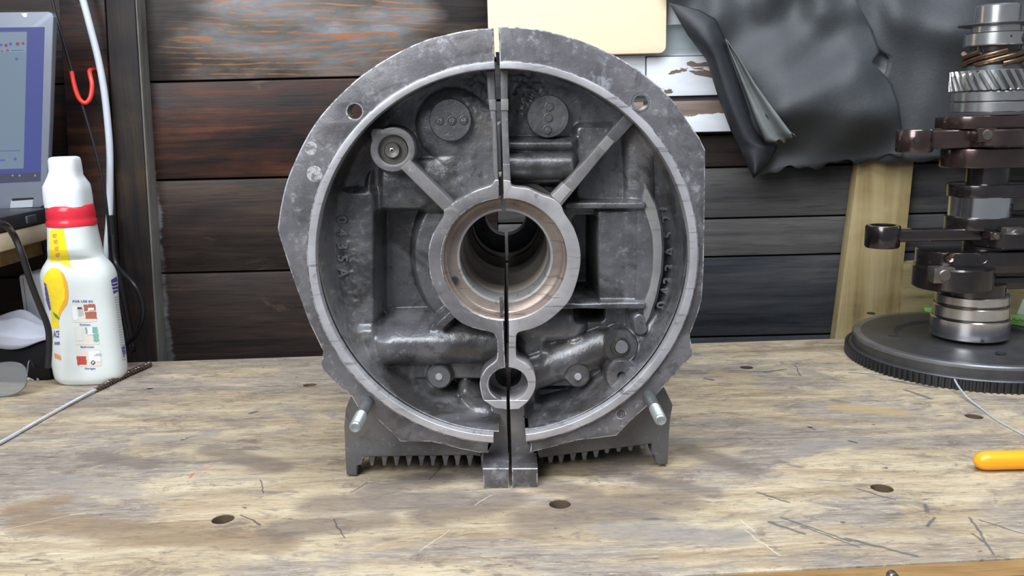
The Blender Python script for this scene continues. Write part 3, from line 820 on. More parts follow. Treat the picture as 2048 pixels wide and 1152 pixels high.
# machined boss round the crank bore, the neck and the small camshaft boss
BY = 0.012
BCX, BCY, BRX, BRY = 1008.7, 518.5, 125.5, 121.5
SCX, SCY, SRX, SRY = 1016, 769, 39.5, 33.5
bossL = [(gL(360), 360), (990, 360), (986, 367), (979, 372), (950, 382), (920, 398), (908, 405), (895, 416), (887, 420), (886, 432), (868, 463), (858, 493), (857, 527), (864, 565.5), (882, 602), (895.5, 618), (907, 634), (934, 652), (973, 663), (986, 667), (993, 677.5), (994.5, 690), (994, 713), (990, 723), (972.5, 737), (961.5, 755.6), (959.5, 771), (964, 793), (969, 802), (990, 815), (gL(818), 818)]
bossL = soft(bossL)
bossL += [(gL(SCY + SRY), SCY + SRY - .5)] + arc(SRX, SRY, 180 + 5.5, 360 - 9, 24, SCX, SCY) + [(gL(SCY - SRY), SCY - SRY - .5)]
bossL += arc(BRX, BRY, 180 + 1.2, 360 - 5.2, 60, BCX, BCY) + [(gL(398), 398)]
bossR = [(gR(360), 360), (1020, 362), (1022, 369), (1028, 374), (1057, 378), (1084, 390.5), (1104, 397), (1116, 404), (1124, 414), (1129, 427), (1148, 457), (1159.5, 493), (1161, 527), (1154, 563), (1140, 599), (1118, 624), (1090, 646), (1062, 658.6), (1040, 664), (1033, 671), (1032, 690), (1032.5, 713), (1038, 720), (1057, 731), (1069, 749), (1071.5, 765), (1068, 784), (1054, 805.6), (1038, 816.5), (gR(818), 818)]
bossR = soft(bossR)
bossR += [(gR(SCY + SRY), SCY + SRY - .5)] + arc(SRX, SRY, 180 - 10, 10, 24, SCX, SCY) + [(gR(SCY - SRY), SCY - SRY - .5)]
bossR += arc(BRX, BRY, 180 - 4, 2, 60, BCX, BCY) + [(gR(398), 398)]
plate('bearing_boss', [bossL], BY, 0.05, M['boss_dull'], CL, 0.0009, edge=M['worn'])
plate('bearing_boss', [bossR], BY, 0.05, M['boss_bright'], CR, 0.0009, 'bright scored bearing boss')
# worn pads on the lower edge of the camshaft boss
plate('boss_foot', [[(968, 801), (gL(801), 801), (gL(819), 819), (990, 816)]], BY - .0006, BY + .01, M['lip'], CL, 0.0004)
plate('boss_foot', [[(gR(801), 801), (1056, 801), (1038, 818), (gR(819), 819)]], BY - .0006, BY + .01, M['lip'], CR, 0.0004)

# crank tunnel: stepped half rings either side of the gap
c0 = P(BCX, BCY, BY); R1w = (P(BCX + BRX, BCY, BY) - c0).x
XC, ZC = c0.x + 0.0005, c0.z
gap_half = 0.0018
def half_lathe(name, prof, side, mat, par, cx=XC, cz=ZC, segs=40, y0=0.0, label=None):
    V = []; Fc = []; n = segs + 1
    for r, t in prof:
        lim = math.asin(min(gap_half / max(r, 1e-4), 0.5)) if r > 0.004 else 0.2
        a0 = math.pi / 2 + lim; a1 = 3 * math.pi / 2 - lim
        for i in range(n):
            a = a0 + (a1 - a0) * i / segs
            V.append((cx - side * r * math.cos(a), y0 + t, cz + r * math.sin(a)))
    for j in range(len(prof) - 1):
        for i in range(segs):
            Fc.append((j * n + i, j * n + i + 1, (j + 1) * n + i + 1, (j + 1) * n + i))
    o = mesh_obj(name, V, Fc, mat, par, True, label, 35)
    return o
for side, par in ((-1, CL), (1, CR)):
    R1, R2 = R1w, R1w * 0.735
    half_lathe('seal_recess', [(R1 * 1.01, BY + .0002), (R1 * .985, BY + .0012), (R1 * .972, BY + .006), (R1 * .935, BY + .0065), (R1 * .93, BY + .012), (R1 * .90, BY + .0135), (R2 * 1.06, BY + .0145)], side, M['bore'], par)
    half_lathe('bearing_rim', [(R2 * 1.06, BY + .0145), (R2 * 1.01, BY + .0150), (R2, BY + .018), (R2, BY + .046)], side, M['bore_edge'], par)
    for yb, r_in in ((.060, R2 * .99), (.150, R2 * .98), (.245, R2 * .97)):
        half_lathe('bearing_web', [(.064, yb), (r_in * 1.03, yb), (r_in, yb + .002), (r_in, yb + .030), (r_in * 1.03, yb + .032), (.064, yb + .032)], side, M['bore_deep'], par)
    half_lathe('rear_wall', [(.066, .335), (.0255, .335), (.0245, .337), (.0245, .358)], side, M['cast'], par)
    # outer barrel, open inside
    n_ = 28
    sgn = side
    inn = [(XC + sgn * max(.065 * math.sin(math.pi * k / n_), gap_half), ZC + .065 * math.cos(math.pi * k / n_)) for k in range(n_ + 1)]
    outer = [(XC + sgn * gap_half, ZC + .110), (XC + sgn * .045, ZC + .105), (XC + sgn * .085, ZC + .075), (XC + sgn * .098, ZC + .02), (XC + sgn * .100, ZC - .04), (XC + sgn * .108, ZC - .085), (XC + sgn * .108, ZC - .122), (XC + sgn * gap_half, ZC - .122)]
    plate_w('case_barrel', [inn + outer[::-1]], 0.125, 0.362, M['cast_dark'], par, 0.003)
    half_lathe('tunnel_wall', [(.0645, .058), (.0645, .13)], side, M['bore_deep'], par)
    # cylinder pads on the outer flank
    for yy in (.135, .255):
        lathe('cylinder_pad', [(.034, -.001), (.048, -.001), (.048, .001)], (XC + sgn * .112, 0, 0), 'Z', M['cast_dark'], par, 4) if False else None
        bm = bmesh.new()
        bmesh.ops.create_cone(bm, cap_ends=True, segments=32, radius1=.046, radius2=.046, depth=.03)
        bmesh.ops.rotate(bm, verts=bm.verts, matrix=Matrix.Rotation(math.pi / 2, 3, 'Y'))
        bmesh.ops.translate(bm, verts=bm.verts, vec=(XC + sgn * .100, yy + .045, ZC + .0))
        bm_obj('cylinder_pad', bm, M['cast_dark'], par, True, angle=35)
# dowel hole in the left bearing and notch at the bottom
q = P(912, 560, BY + .012)
lathe('oil_hole', [(0, -.0012), (.0031, -.0012), (.0031, .001)], (q.x - .0012, BY + .0118, q.z), 'Y', M['hole'], CL, 16)
plate('bearing_notch', [[(999, 600), (1006, 600), (1007, 632), (1000, 632)]], BY + .004, BY + .016, M['cast'], CL, 0.0003)
# camshaft bore
c1 = P(SCX, SCY, BY); RS = (P(SCX + SRX, SCY, BY) - c1).x
for side, par in ((-1, CL), (1, CR)):
    half_lathe('camshaft_bore', [(RS * 1.02, BY + .0004), (RS * .97, BY + .002), (RS * .96, BY + .030), (RS * .70, BY + .031), (RS * .70, BY + .060), (.0045, BY + .060)], side, M['cast'], par, c1.x + .0003, c1.z - .0008)

# ---- bowl floor as a relief
ctr = P(ECX, ECY, 0.0); RXW = (P(ECX + LIx, ECY, 0) - ctr).x; RZW = (ctr.z - P(ECX, ECY + LIy, 0).z)
def relief(par, side):
    st = 0.00105
    nz = int(2.03 * RZW / st); nx = int(1.04 * RXW / st)
    zz = ctr.z + RZW * 1.012 - np.arange(nz) * st
    def gapx(z):
        # x of the parting line at the height z on the plane of the lip
        a = P(gL(137) if side < 0 else gR(137), 137, 0.02); b = P(gL(870) if side < 0 else gR(870), 870, 0.02)
        return a.x + (b.x - a.x) * (z - a.z) / (b.z - a.z)
    gx = np.array([gapx(z) for z in zz])
    I = np.arange(nx)
    Xw = gx[:, None] + side * I[None, :] * st
    Zw = np.repeat(zz[:, None], nx, 1)
    cache = {}
    def UV(d):
        k = round(d, 3)
        if k not in cache: cache[k] = project(Xw, k, Zw)
        return cache[k]
    def smooth(x, a, b):
        t = np.clip((x - a) / (b - a), 0, 1); return t * t * (3 - 2 * t)
    rn = np.sqrt(((Xw - ctr.x) / RXW) ** 2 + ((Zw - ctr.z) / RZW) ** 2)
    D = np.full(Xw.shape, 0.046)
    def cap_sd(U, V, a, b):
        ax, ay = a; bx, by = b
        dx, dy = bx - ax, by - ay
        t = np.clip(((U - ax) * dx + (V - ay) * dy) / max(dx * dx + dy * dy, 1e-9), 0, 1)
        return np.hypot(U - ax - t * dx, V - ay - t * dy)
    def bulge(a, b, r, d, flare=1.35):
        nonlocal D
        U, V = UV(d); s = cap_sd(U, V, a, b) / r
        prof = np.sqrt(np.clip(1 - (s / flare) ** 2, 0, 1))
        cand = D - (D - d) * np.clip(prof, 0, 1)
        D = np.where(s < flare, np.minimum(D, cand), D)
    def cyl(a, b, r, d, depth):
        """a half round bar standing out of the floor"""
        nonlocal D
        U, V = UV(d); s = cap_sd(U, V, a, b) / r
        h = d + depth * (1 - np.sqrt(np.clip(1 - s * s, 0, 1)))
        D = np.where(s < 1, np.minimum(D, h), D)
    def rect(x0, y0, x1, y1, d, soft=6, rad=8):
        nonlocal D
        U, V = UV(d)
        qx = np.abs(U - (x0 + x1) / 2) - ((x1 - x0) / 2 - rad); qy = np.abs(V - (y0 + y1) / 2) - ((y1 - y0) / 2 - rad)
        sd = np.hypot(np.maximum(qx, 0), np.maximum(qy, 0)) + np.minimum(np.maximum(qx, qy), 0) - rad
        D = D + (d - D) * (1 - smooth(sd, -soft, soft))
    def disc(x, y, r, d, soft=3):
        nonlocal D
        U, V = UV(d); sd = np.hypot(U - x, V - y) - r
        D = D + (d - D) * (1 - smooth(sd, -soft, soft))
    def rib(a, b, r, d, soft=3):
        nonlocal D
        U, V = UV(d); sd = cap_sd(U, V, a, b) - r
        cand = D + (d - D) * (1 - smooth(sd, -soft, soft))
        D = np.minimum(D, cand)
    if side < 0:
        rect(764, 412, 1010, 648, .082, 8, 14)
        disc(1008, 512, 186, .056, 10)
        bulge((785, 376), (1000, 366), 38, .040, 1.5)
        rect(745, 330, 762, 420, .047, 6, 4)
        rect(640, 380, 752, 650, .040, 9, 12)
        bulge((905, 250), (1010, 330), 55, .040)
        bulge((785, 694), (1015, 690), 42, .026, 1.15)
        rect(700, 655, 752, 772, .034, 9, 12)
        rect(765, 748, 1010, 800, .070, 9, 10)
        disc(879, 754, 27, .040, 3)
        bulge((800, 745), (900, 800), 16, .048)
        bulge((895, 820), (985, 838), 26, .040)
        bulge((930, 786), (1000, 838), 14, .036)
        rib((912, 622), (880, 652), 11, .022)
        rib((900, 632), (872, 657), 13, .034)
        disc(785, 299, 44, .030, 5)
        bulge((640, 420), (690, 660), 30, .042)
    else:
        bulge((1020, 290), (1195, 289), 11, .030)
        cyl((1000, 332), (1178, 332), 30, .026, .018)
        rect(1015, 366, 1130, 400, .066, 6, 6)
        rect(1138, 418, 1192, 608, .11, 4, 6)
        rect(1194, 420, 1300, 606, .035, 4, 6)
        rect(1150, 250, 1300, 405, .041, 8, 14)
        bulge((1278, 272), (1286, 678), 21, .034, 1.5)
        rib((1135, 412), (1286, 411), 8, .026)
        rib((1110, 613), (1286, 612), 8, .026)
        bulge((1062, 655), (1142, 652), 26, .034)
        disc(1066, 698, 26, .036, 12)
        bulge((1040, 762), (1210, 702), 32, .030, 1.2)
        rect(1075, 765, 1190, 812, .066, 9, 14)
        rib((1090, 735), (1156, 740), 20, .034, 4)
        disc(1156, 752, 25, .034, 3)
        bulge((1085, 832), (1130, 822), 22, .042)
        bulge((1165, 810), (1215, 770), 20, .040)
        disc(1241, 694, 34, .030, 3)
        disc(1241, 694, 21, .037, 2)
        disc(1243, 751, 33, .026, 3)
        rib((1278, 640), (1282, 660), 13, .026)
    # rough casting skin
    k = rng.normal(size=(nz // 2 + 3, nx // 2 + 3))
    for _ in range(2):
        k = (k + np.roll(k, 1, 0) + np.roll(k, 1, 1) + np.roll(k, -1, 0) + np.roll(k, -1, 1)) / 5
    up = np.kron(k, np.ones((2, 2)))[:nz, :nx]
    up = (up + np.roll(up, 1, 0) + np.roll(up, 1, 1)) / 3
    D = D + up * 0.00035
    U, V = UV(.04)
    if side < 0:
        rough = np.exp(-(((U - 960) / 35) ** 2 + ((V - 190) / 50) ** 2)) + 0.9 * np.exp(-(((U - 695) / 35) ** 2 + ((V - 560) / 90) ** 2))
    else:
        rough = 1.2 * np.exp(-(((U - 1055) / 40) ** 2 + ((V - 185) / 50) ** 2)) + 0.5 * np.exp(-(((U - 1280) / 20) ** 2 + ((V - 520) / 100) ** 2))
    k2 = rng.normal(size=D.shape)
    for _ in range(2): k2 = (k2 + np.roll(k2, 1, 0) + np.roll(k2, 1, 1) + np.roll(k2, -1, 0) + np.roll(k2, -1, 1)) / 5
    D = D + rough * (k2 * 0.0011 - np.abs(up) * 0.0004)
    # the wall of the bowl and the fillet at its foot
    s = (1 - rn) * RXW
    t = np.clip((s - 0.0006) / 0.017, 0, 1)
    wallD = 1 - (1 - t) ** 4
    Dpre = D.copy()
    for _ in range(3): Dpre = (Dpre + np.roll(Dpre, 1, 0) + np.roll(Dpre, -1, 0) + np.roll(Dpre, 1, 1) + np.roll(Dpre, -1, 1)) / 5
    D = 0.009 + (D - 0.009) * wallD
    def sample(x, z):
        fj = min(max((zz[0] - z) / st, 0), nz - 1.001); j = int(fj)
        fi = min(max(side * (x - gx[j]) / st, 0), nx - 1.001); i = int(fi)
        u, v = fi - i, fj - j
        return (Dpre[j, i] * (1 - u) + Dpre[j, i + 1] * u) * (1 - v) + (Dpre[j + 1, i] * (1 - u) + Dpre[j + 1, i + 1] * u) * v
    t0, t1 = (tLi - .3, bLi - 360) if side < 0 else (tRi + .3, bRi)
    na, ns = 220, 18
    WV = []
    for j in range(ns):
        s_ = 0.0082 * j / (ns - 1)
        tt = min(max((s_ - 0.0006) / 0.017, 0), 1)
        for i in range(na + 1):
            a_ = math.radians(t0 + (t1 - t0) * i / na)
            x = ctr.x + (RXW - s_) * math.sin(a_); z = ctr.z + (RZW - s_) * math.cos(a_)
            d0 = sample(x, z)
            WV.append((x, 0.009 + (d0 - 0.009) * (1 - (1 - tt) ** 4), z))
    mesh_obj('bowl_wall', WV, grid_faces(na + 1, ns), M['cast'], par, True)
    # parting wall beside the gap at the top, block at the bottom
    U2, V2 = UV(.02)
    gline = (986.5 + (V2 - 55) * 32.5 / 920) if side < 0 else (997 + (V2 - 55) * 27.7 / 920)
    off = np.abs(U2 - gline)
    U3, V3 = UV(.034)
    low = (1 - smooth(np.abs(U3 - 1016), 27, 35)) * smooth(V3, 795, 806)
    D = D + (0.034 - D) * low
    D = D + np.where(s < 0.0075, 0.0005, 0.0)
    keep = (rn < 1 - 0.0028 / RXW)
    Ub, Vb = UV(.046)
    keep &= ~((((Ub - 1009) / 122) ** 2 + ((Vb - 500) / 118) ** 2 < 1))
    Ub, Vb = UV(.03)
    keep &= ~((((U - SCX) / 36) ** 2 + ((V - SCY + 8) / 32) ** 2 < 1))
    idx = -np.ones(D.shape, int)
    quad = keep[:-1, :-1] & keep[1:, :-1] & keep[:-1, 1:] & keep[1:, 1:]
    used = np.zeros(D.shape, bool)
    used[:-1, :-1] |= quad; used[1:, :-1] |= quad; used[:-1, 1:] |= quad; used[1:, 1:] |= quad
    idx[used] = np.arange(used.sum())
    V_ = np.stack([Xw[used], D[used], Zw[used]], 1)
    a = idx[:-1, :-1][quad]; b = idx[:-1, 1:][quad]; c_ = idx[1:, 1:][quad]; d_ = idx[1:, :-1][quad]
    Fq = np.stack([a, d_, c_, b], 1) if side > 0 else np.stack([a, b, c_, d_], 1)
    me = bpy.data.meshes.new('bowl_floor')
    me.vertices.add(len(V_)); me.vertices.foreach_set('co', V_.astype(np.float32).ravel())
    me.loops.add(Fq.size); me.loops.foreach_set('vertex_index', Fq.astype(np.int32).ravel())
    me.polygons.add(len(Fq)); me.polygons.foreach_set('loop_start', np.arange(0, Fq.size, 4, dtype=np.int32)); 
    me.update(calc_edges=True); me.validate()
    return link('bowl_floor', me, M['cast'], par, True)
def surface_tree(o):
    org = ORIGIN[o]
    return BVHTree.FromPolygons([v.co + org for v in o.data.vertices], [tuple(p.vertices) for p in o.data.polygons])
floorL = surface_tree(relief(CL, -1))
floorR = surface_tree(relief(CR, 1))
def on_floor(tr, x, y, default):
    loc = tr.ray_cast(CAM, ray(x, y).normalized())[0]
    return P(x, y, default) if loc is None else loc

# parting strips above the boss
plate('parting_wall', [[(972, 141), (gL(141), 141), (gL(398), 398), (990, 362), (986, 340), (984, 250), (976, 200)]], .018, .05, M['boss_dull'], CL, 0.0012)
plate('parting_wall', [[(gR(139), 139), (1016, 140), (1016, 200), (1017, 260), (1020, 330), (1022, 369), (gR(398), 398)]], .014, .05, M['boss_dull'], CR, 0.0010)
plate('parting_pad', [[(977, 199), (gL(199), 199), (gL(221), 221), (979, 221)]], .0172, .03, M['machined'], CL, 0.0006)
plate('parting_pad', [[(gR(198), 198), (1017, 198), (1017, 221), (gR(221), 221)]], .0130, .03, M['machined'], CR, 0.0006)
plate('parting_pad', [[(gR(328), 328), (1020, 328), (1022, 385), (1019, 399), (gR(399), 399)]], .0128, .03, M['boss_dull'], CR, 0.0006)

# ribs
def bar_px(a, b, w0, w1):
    dx, dy = b[0] - a[0], b[1] - a[1]; l = math.hypot(dx, dy); nx, ny = -dy / l, dx / l
    return [(a[0] + nx * w0, a[1] + ny * w0), (b[0] + nx * w1, b[1] + ny * w1), (b[0] - nx * w1, b[1] - ny * w1), (a[0] - nx * w0, a[1] - ny * w0)]
plate('rib', [bar_px((810, 328), (900, 418), 13, 12)], BY + .002, .05, M['boss_dull'], CL, 0.001)
plate('rib', [bar_px((1108, 410), (1205, 297), 13, 10)], BY + .001, .05, M['boss_dull'], CR, 0.001)
plate('rib', [bar_px((1198, 305), (1262, 234), 12, 13)], BY + .006, .05, M['cast'], CR, 0.001)
plate('rib_pad', [bar_px((1203, 299), (1222, 277), 10, 10)], BY + .0006, .04, M['machined'], CR, 0.0006)
plate('rib_pad', [bar_px((1112, 400), (1135, 374), 11, 10)], BY + .0004, .04, M['boss_bright'], CR, 0.0006)
# crescent machined pad
cres = [(1290, 368), (1312, 412.5), (1322, 455), (1325, 498), (1322, 544.5), (1312, 594), (1299, 633.5), (1288, 655), (1287, 610), (1300, 577), (1306, 540), (1307, 505), (1305, 472), (1300, 452), (1285, 406)]
plate('crescent_pad', [cres], .029, .05, M['machined'], CR, 0.0006)
plate('crescent_shoulder', [[(1291, 364), (1316, 412), (1326, 455), (1329, 498), (1326, 545), (1316, 595), (1303, 634), (1288, 660), (1270, 600), (1275, 420)]], .032, .05, M['cast'], CR, 0.001)

# bosses with bolts and washers
def ringboss(par, px, r, y, rim, holes_, mat, name='bolt_boss', depth=.05):
    return plate(name, [hl_(px[0], px[1], r, 36)] + ([hl_(px[0], px[1], holes_, 30)] if holes_ else []), y, depth, mat, par, rim)
rb = plate('bolt_boss', [[(785 + 45 * math.cos(a), 299 + 45 * math.sin(a)) for a in np.linspace(-2.0, 3.55, 40)] + [(741, 268), (744, 258), (757, 257)], hl_(786, 300, 30, 32)], BY + .004, .05, M['boss_dull'], CL, 0.001)
q = P(786, 300, BY + .012); k = .70 / F
lathe('washer', [(0, 0), (29.2 * k, 0), (29.2 * k, .01)], (q.x, BY + .010, q.z), 'Y', M['bolt'], CL, 32)
bo = lathe('bolt', [(0, .002), (4 * k, .002), (5 * k, -.0035), (14 * k, -.004), (16.5 * k, -.002), (16.5 * k, .003)], (q.x, BY + .009, q.z), 'Y', M['bolt'], CL, 32, label='rusty cap bolt')
lathe('bolt_socket', [(0, -.0), (4.6 * k, -.0), (5 * k, -.0038), (3.0 * k, -.0041)], (q.x, BY + .009, q.z), 'Y', M['zinc'], bo, 6)

def date_disc(par, cx, cy, y, dots, words):
    q = P(cx, cy, y); r = 41 * (CAMD + y) * 1.01 / F
    o = lathe('date_disc', [(0, -.0015), (r * .96, -.0015), (r, -.0005), (r, .02)], (q.x, y, q.z), 'Y', M['cast'], par, 48)
    for (dx, dy), wd in zip(dots, words):
        p = P(dx, dy, y - .002); rr = 8.6 * (CAMD + y) / F
        s_ = lathe('stamp', [(0, -.0006), (rr * .8, -.0006), (rr * .82, -.0013), (rr, -.0011), (rr * 1.05, .001)], (p.x, y - .0015, p.z), 'Y', M['cast_dark'], o, 20)
        if wd: text_mesh('stamp_digits', wd, p + Vector((0, -.0006, 0)), rr * 1.15, 0, .0006, M['lip'], o)
    return o
def text_mesh(name, s, c_, size, ang, depth, mat, par, bevel=0.0, sx=1.0):
    cu = bpy.data.curves.new('t', 'FONT'); cu.body = s; cu.size = size; cu.align_x = 'CENTER'; cu.align_y = 'CENTER'
    cu.extrude = depth; cu.bevel_depth = bevel; cu.resolution_u = 3
    o = bpy.data.objects.new('t', cu)
    me = bpy.data.meshes.new_from_object(o); bpy.data.objects.remove(o); bpy.data.curves.remove(cu)
    me.materials.clear()
    me.transform(Matrix.Translation(c_) @ Matrix.Rotation(ang, 4, 'Y') @ Matrix.Rotation(math.pi / 2, 4, 'X') @ Matrix.Diagonal((sx, 1, 1, 1)))
    return link(name, me, mat, par)
date_disc(CL, 901, 240, .034, [(879, 241), (903, 241), (927, 240)], ['29', '10', '68'])
date_disc(CR, 1096, 233, .034, [(1098, 213), (1096, 235), (1094, 259)], [None, None, None])
# cast number up the right wall (tops cut by the machined crescent) and faint one at left
for ch, (x, y) in zip('0433A521', [(1325, 610), (1333, 582), (1338, 561), (1341, 535), (1341, 503), (1337, 470), (1335, 438), (1329, 418)]):
    text_mesh('cast_number', ch, on_floor(floorR, x, y, .044), .0135, -math.pi / 2, .0016, M['cast_number'], CR, .0004, 0.95)
for ch, (x, y) in zip('0435A', [(683, 439), (684, 465), (685, 492), (685, 517), (686, 545)]):
    text_mesh('cast_number', ch, on_floor(floorL, x, y, .040) + Vector((0, -.0008, 0)), .0125, math.pi / 2, .0014, M['cast_number'], CL, .0004, 0.95)

def pin(par, cx, cy, y, prof, mat, name, segs=28, label=None):
    q = P(cx, cy, y); k = (CAMD + y) * 1.01 / F
    return lathe(name, [(a * k, b) for a, b in prof], (q.x, y, q.z), 'Y', mat, par, segs, label=label)
pin(CL, 879, 754, .036, [(0, -.001), (22, -.001), (24, .0005), (24, .03)], M['cast_dark'], 'plug_boss')
pin(CL, 878, 754, .0345, [(0, -.0006), (6.5, -.0006), (8, .0008)], M['lip'], 'plug')
pin(CR, 1156, 754, .0325, [(0, -.0006), (6.5, -.0006), (8, .0008)], M['lip'], 'plug')
pin(CR, 1241, 694, .028, [(21, .004), (21, -.001), (33, -.001), (34, .0), (34, .02)], M['cast'], 'dowel_boss')
pin(CR, 1242, 695, .0285, [(14, .006), (14, .002), (20.5, .0015), (21, .006)], M['bolt'], 'dowel_sleeve')
pin(CR, 1243, 694, .026, [(0, -.001), (13, -.001), (14.5, .0005), (14.5, .012)], M['steel'], 'dowel')
pin(CR, 1243, 751, .0200, [(9, .006), (9, -.001), (31, -.001), (32.5, .0005), (32.5, .02)], M['cast'], 'oilway_boss')
pin(CR, 1243, 751, .0205, [(0, .003), (4, .002), (9, .004)], M['bolt'], 'oilway_plug')  # dark disc standing in for the shade in the oilway hole
# studs pointing out of the lower flange
def stud(par, root, tip, mat_shank):
    a = P(root[0], root[1], .006); L = .062
    x, z = a.x, a.z
    o = lathe('stud', [(.0049, .02), (.0049, -.020), (.0047, -.022), (.0047, -.030)], (x, .0, z), 'Y', mat_shank, par, 24)
    prof = []
    y = -.030
    while y > -.0545:
        prof += [(.0049, y), (.0045, y - .0006)]; y -= .0012
    prof += [(.0044, -.0555), (.0034, -.0565), (.0018, -.0560), (0, -.0560)]
    lathe('stud_thread', prof, (x, .0, z), 'Y', M['zinc'], par, 24)
stud(CL, (736, 802), (711, 860), M['zinc_dark'])
stud(CR, (1296, 789), (1323, 840), M['zinc_dark'])

# bottom tabs at the parting line
for par, ptsT in ((CL, [(965, 937), (gL(937), 937), (gL(976), 976), (968, 978)]), (CR, [(gR(937), 937), (1075.5, 937), (1075.5, 970), (1071, 976), (gR(976), 976)])):
    w = W(ptsT, 0.0)
    zb = min(c_[1] for c_ in w)
    w = [(a, b if b > 0.005 else max(b, 0.0)) for a, b in w]
    plate_w('foot_tab', [w], 0.0, 0.035, M['flange'], par, 0.0009, edge=M['worn'])
plate('lower_web', [[(987, 800), (gL(800), 800), (gL(930), 930), (963, 935), (961, 905), (986, 880)]], .0335, .06, M['boss_dull'], CL, 0.0008)
plate('lower_web', [[(gR(800), 800), (1048, 800), (1052, 880), (1068, 905), (1070, 935), (gR(930), 930)]], .0335, .06, M['boss_dull'], CR, 0.0008)

# finned sump ends standing behind the flange
SY = 0.030
sumpL = [(706, 790), (697, 803), (691, 819), (688, 852), (690, 905), (692.5, 950), (713.5, 952), (715, 932), (724, 930), (727, 919), (737, 914), (945, 911), (962, 914), (966, 890), (966, 860), (840, 800), (760, 780)]
sumpR = [(1312, 772), (1331, 780), (1346, 811), (1341, 838), (1338, 874), (1336, 929), (1319.5, 931), (1312, 927), (1309, 912), (1303, 908), (1303, 888), (1092, 915), (1076, 917), (1073, 870), (1160, 800), (1280, 760)]
def ground(loop, y):
    return [(x, max(z, 0.0)) for x, z in W(loop, y)]
plate_w('sump_end', [ground(sumpL, SY)], SY, SY + .022, M['cast_dark'], CL, 0.0016)
plate_w('sump_end', [ground(sumpR, SY + .005)], SY + .005, SY + .027, M['cast_dark'], CR, 0.0016)
def slb(par, x0, x1, v_top, v_bot, y0, y1):
    a = P(x0, v_top, y0); b = P(x1, v_bot, y0)
    box('sump_body', (a.x, y1 - .26, b.z), (b.x, y1, a.z), M['cast_dark'], par, 0.003)
slb(CL, 700, 990, 800, 911, SY, .32)
slb(CR, 1052, 1330, 800, 885, SY, .32)
fx = [744, 769, 793, 818, 843, 866, 891, 915, 940]
for x in fx:
    plate('fin', [[(x - 8.5, 908), (x + 8.5, 908), (x + 5, 920), (x + 3.2, 932), (x - 3.2, 932), (x - 5, 920)]], SY + .003, .30, M['cast_dark'], CL, 0.0009)
for x, t, r0 in zip([1101, 1122, 1146, 1169, 1192, 1214, 1237.5, 1261, 1285], [926, 926, 922, 921, 915, 907, 904, 902, 899], [912, 910, 907, 903, 900, 895, 892, 889, 887]):
    plate('fin', [[(x - 8, r0 - 4), (x + 8, r0 - 4), (x + 4.5, (r0 + t) / 2 + 2), (x + 3.2, t), (x - 3.2, t), (x - 4.5, (r0 + t) / 2 + 2)]], SY + .008, .30, M['cast_dark'], CR, 0.0009)
# rear feet so each half stands level
for par, x in ((CL, 720), (CR, 1310)):
    a = P(x, 900, .03)
    box('rear_foot', (a.x - .012, .27, 0.0), (a.x + .012, .30, a.z + .02), M['cast_dark'], par, 0.002)

# ------------------------------------------------------------------ crankshaft standing on its flywheel
DC = 1.028; YC = DC - CAMD
ax0 = P(1938, 655, YC)
AX, AY = ax0.x, YC
crank = empty('crankshaft', 'oily crankshaft with connecting rods standing upright on its dark flywheel', 'crankshaft', (AX, AY, 0))
def axpx(v): return 1938 + (655 - v) * 0.0925
def zc(v): return P(axpx(v), v, AY).z
KP = DC * 1.02 / F
def px2m(r): return r * 0.585e-3 * DC / 1.0
sc_ = (P(1938 + 100, 655, YC) - P(1938, 655, YC)).x / 100
ZT = 0.0285; RF = 0.135; RG = 0.1435
lathe('flywheel', [(0, ZT - .001), (.040, ZT - .001), (.048, ZT - .003), (.080, ZT - .003), (.086, ZT), (RF - .002, ZT), (RF, ZT - .001), (RF, .0145), (RF + .0035, .0135), (RF + .0045, .0125), (RF + .0045, .002), (RF - .02, .0), (0, 0)], (AX, AY, 0), 'Z', M['fly'], crank, 128, angle=25)
lathe('flywheel_rim', [(RF - .010, ZT + .0001), (RF - .0016, ZT + .0003), (RF + .0002, ZT - .0012), (RF + .0003, ZT - .004), (RF - .0006, ZT - .004)], (AX, AY, 0), 'Z', M['fly_edge'], crank, 128)  # paler band; highlight painted along the flywheel edge
rg = lathe('ring_gear', [(RF + .002, .0125), (RF + .0055, .0125), (RF + .0055, .0005), (RF + .002, .0005)], (AX, AY, 0), 'Z', M['gear'], crank, 128)
tw = 2 * math.pi * RG / 130 * 0.5
bm = bmesh.new()
r0 = RF + .0045
pts = [(r0, -tw * .62), (RG, -tw * .32), (RG, tw * .32), (r0, tw * .62)]
vb = [bm.verts.new((a, b, .0006)) for a, b in pts]; vt = [bm.verts.new((a, b, .0125)) for a, b in pts]
bm.faces.new(vb[::-1]); bm.faces.new(vt)
for i in range(4): bm.faces.new((vb[i], vb[(i + 1) % 4], vt[(i + 1) % 4], vt[i]))
tme = bpy.data.meshes.new('tooth'); bm.to_mesh(tme); bm.free(); tme.materials.append(M['gear'])
for k in range(130):
    o = bpy.data.objects.new('tooth', tme); COL.objects.link(o); o.parent = rg
    o.rotation_euler = (0, 0, 2 * math.pi * k / 130)
for x, y in ((1742, 626), (1785, 672), (2002, 705)):
    q = B(x, y, ZT)
    lathe('flywheel_hole', [(0, .0002), (.0055, .0002), (.0058, -.001)], (q.x, q.y, ZT), 'Z', M['hole'], crank, 20)
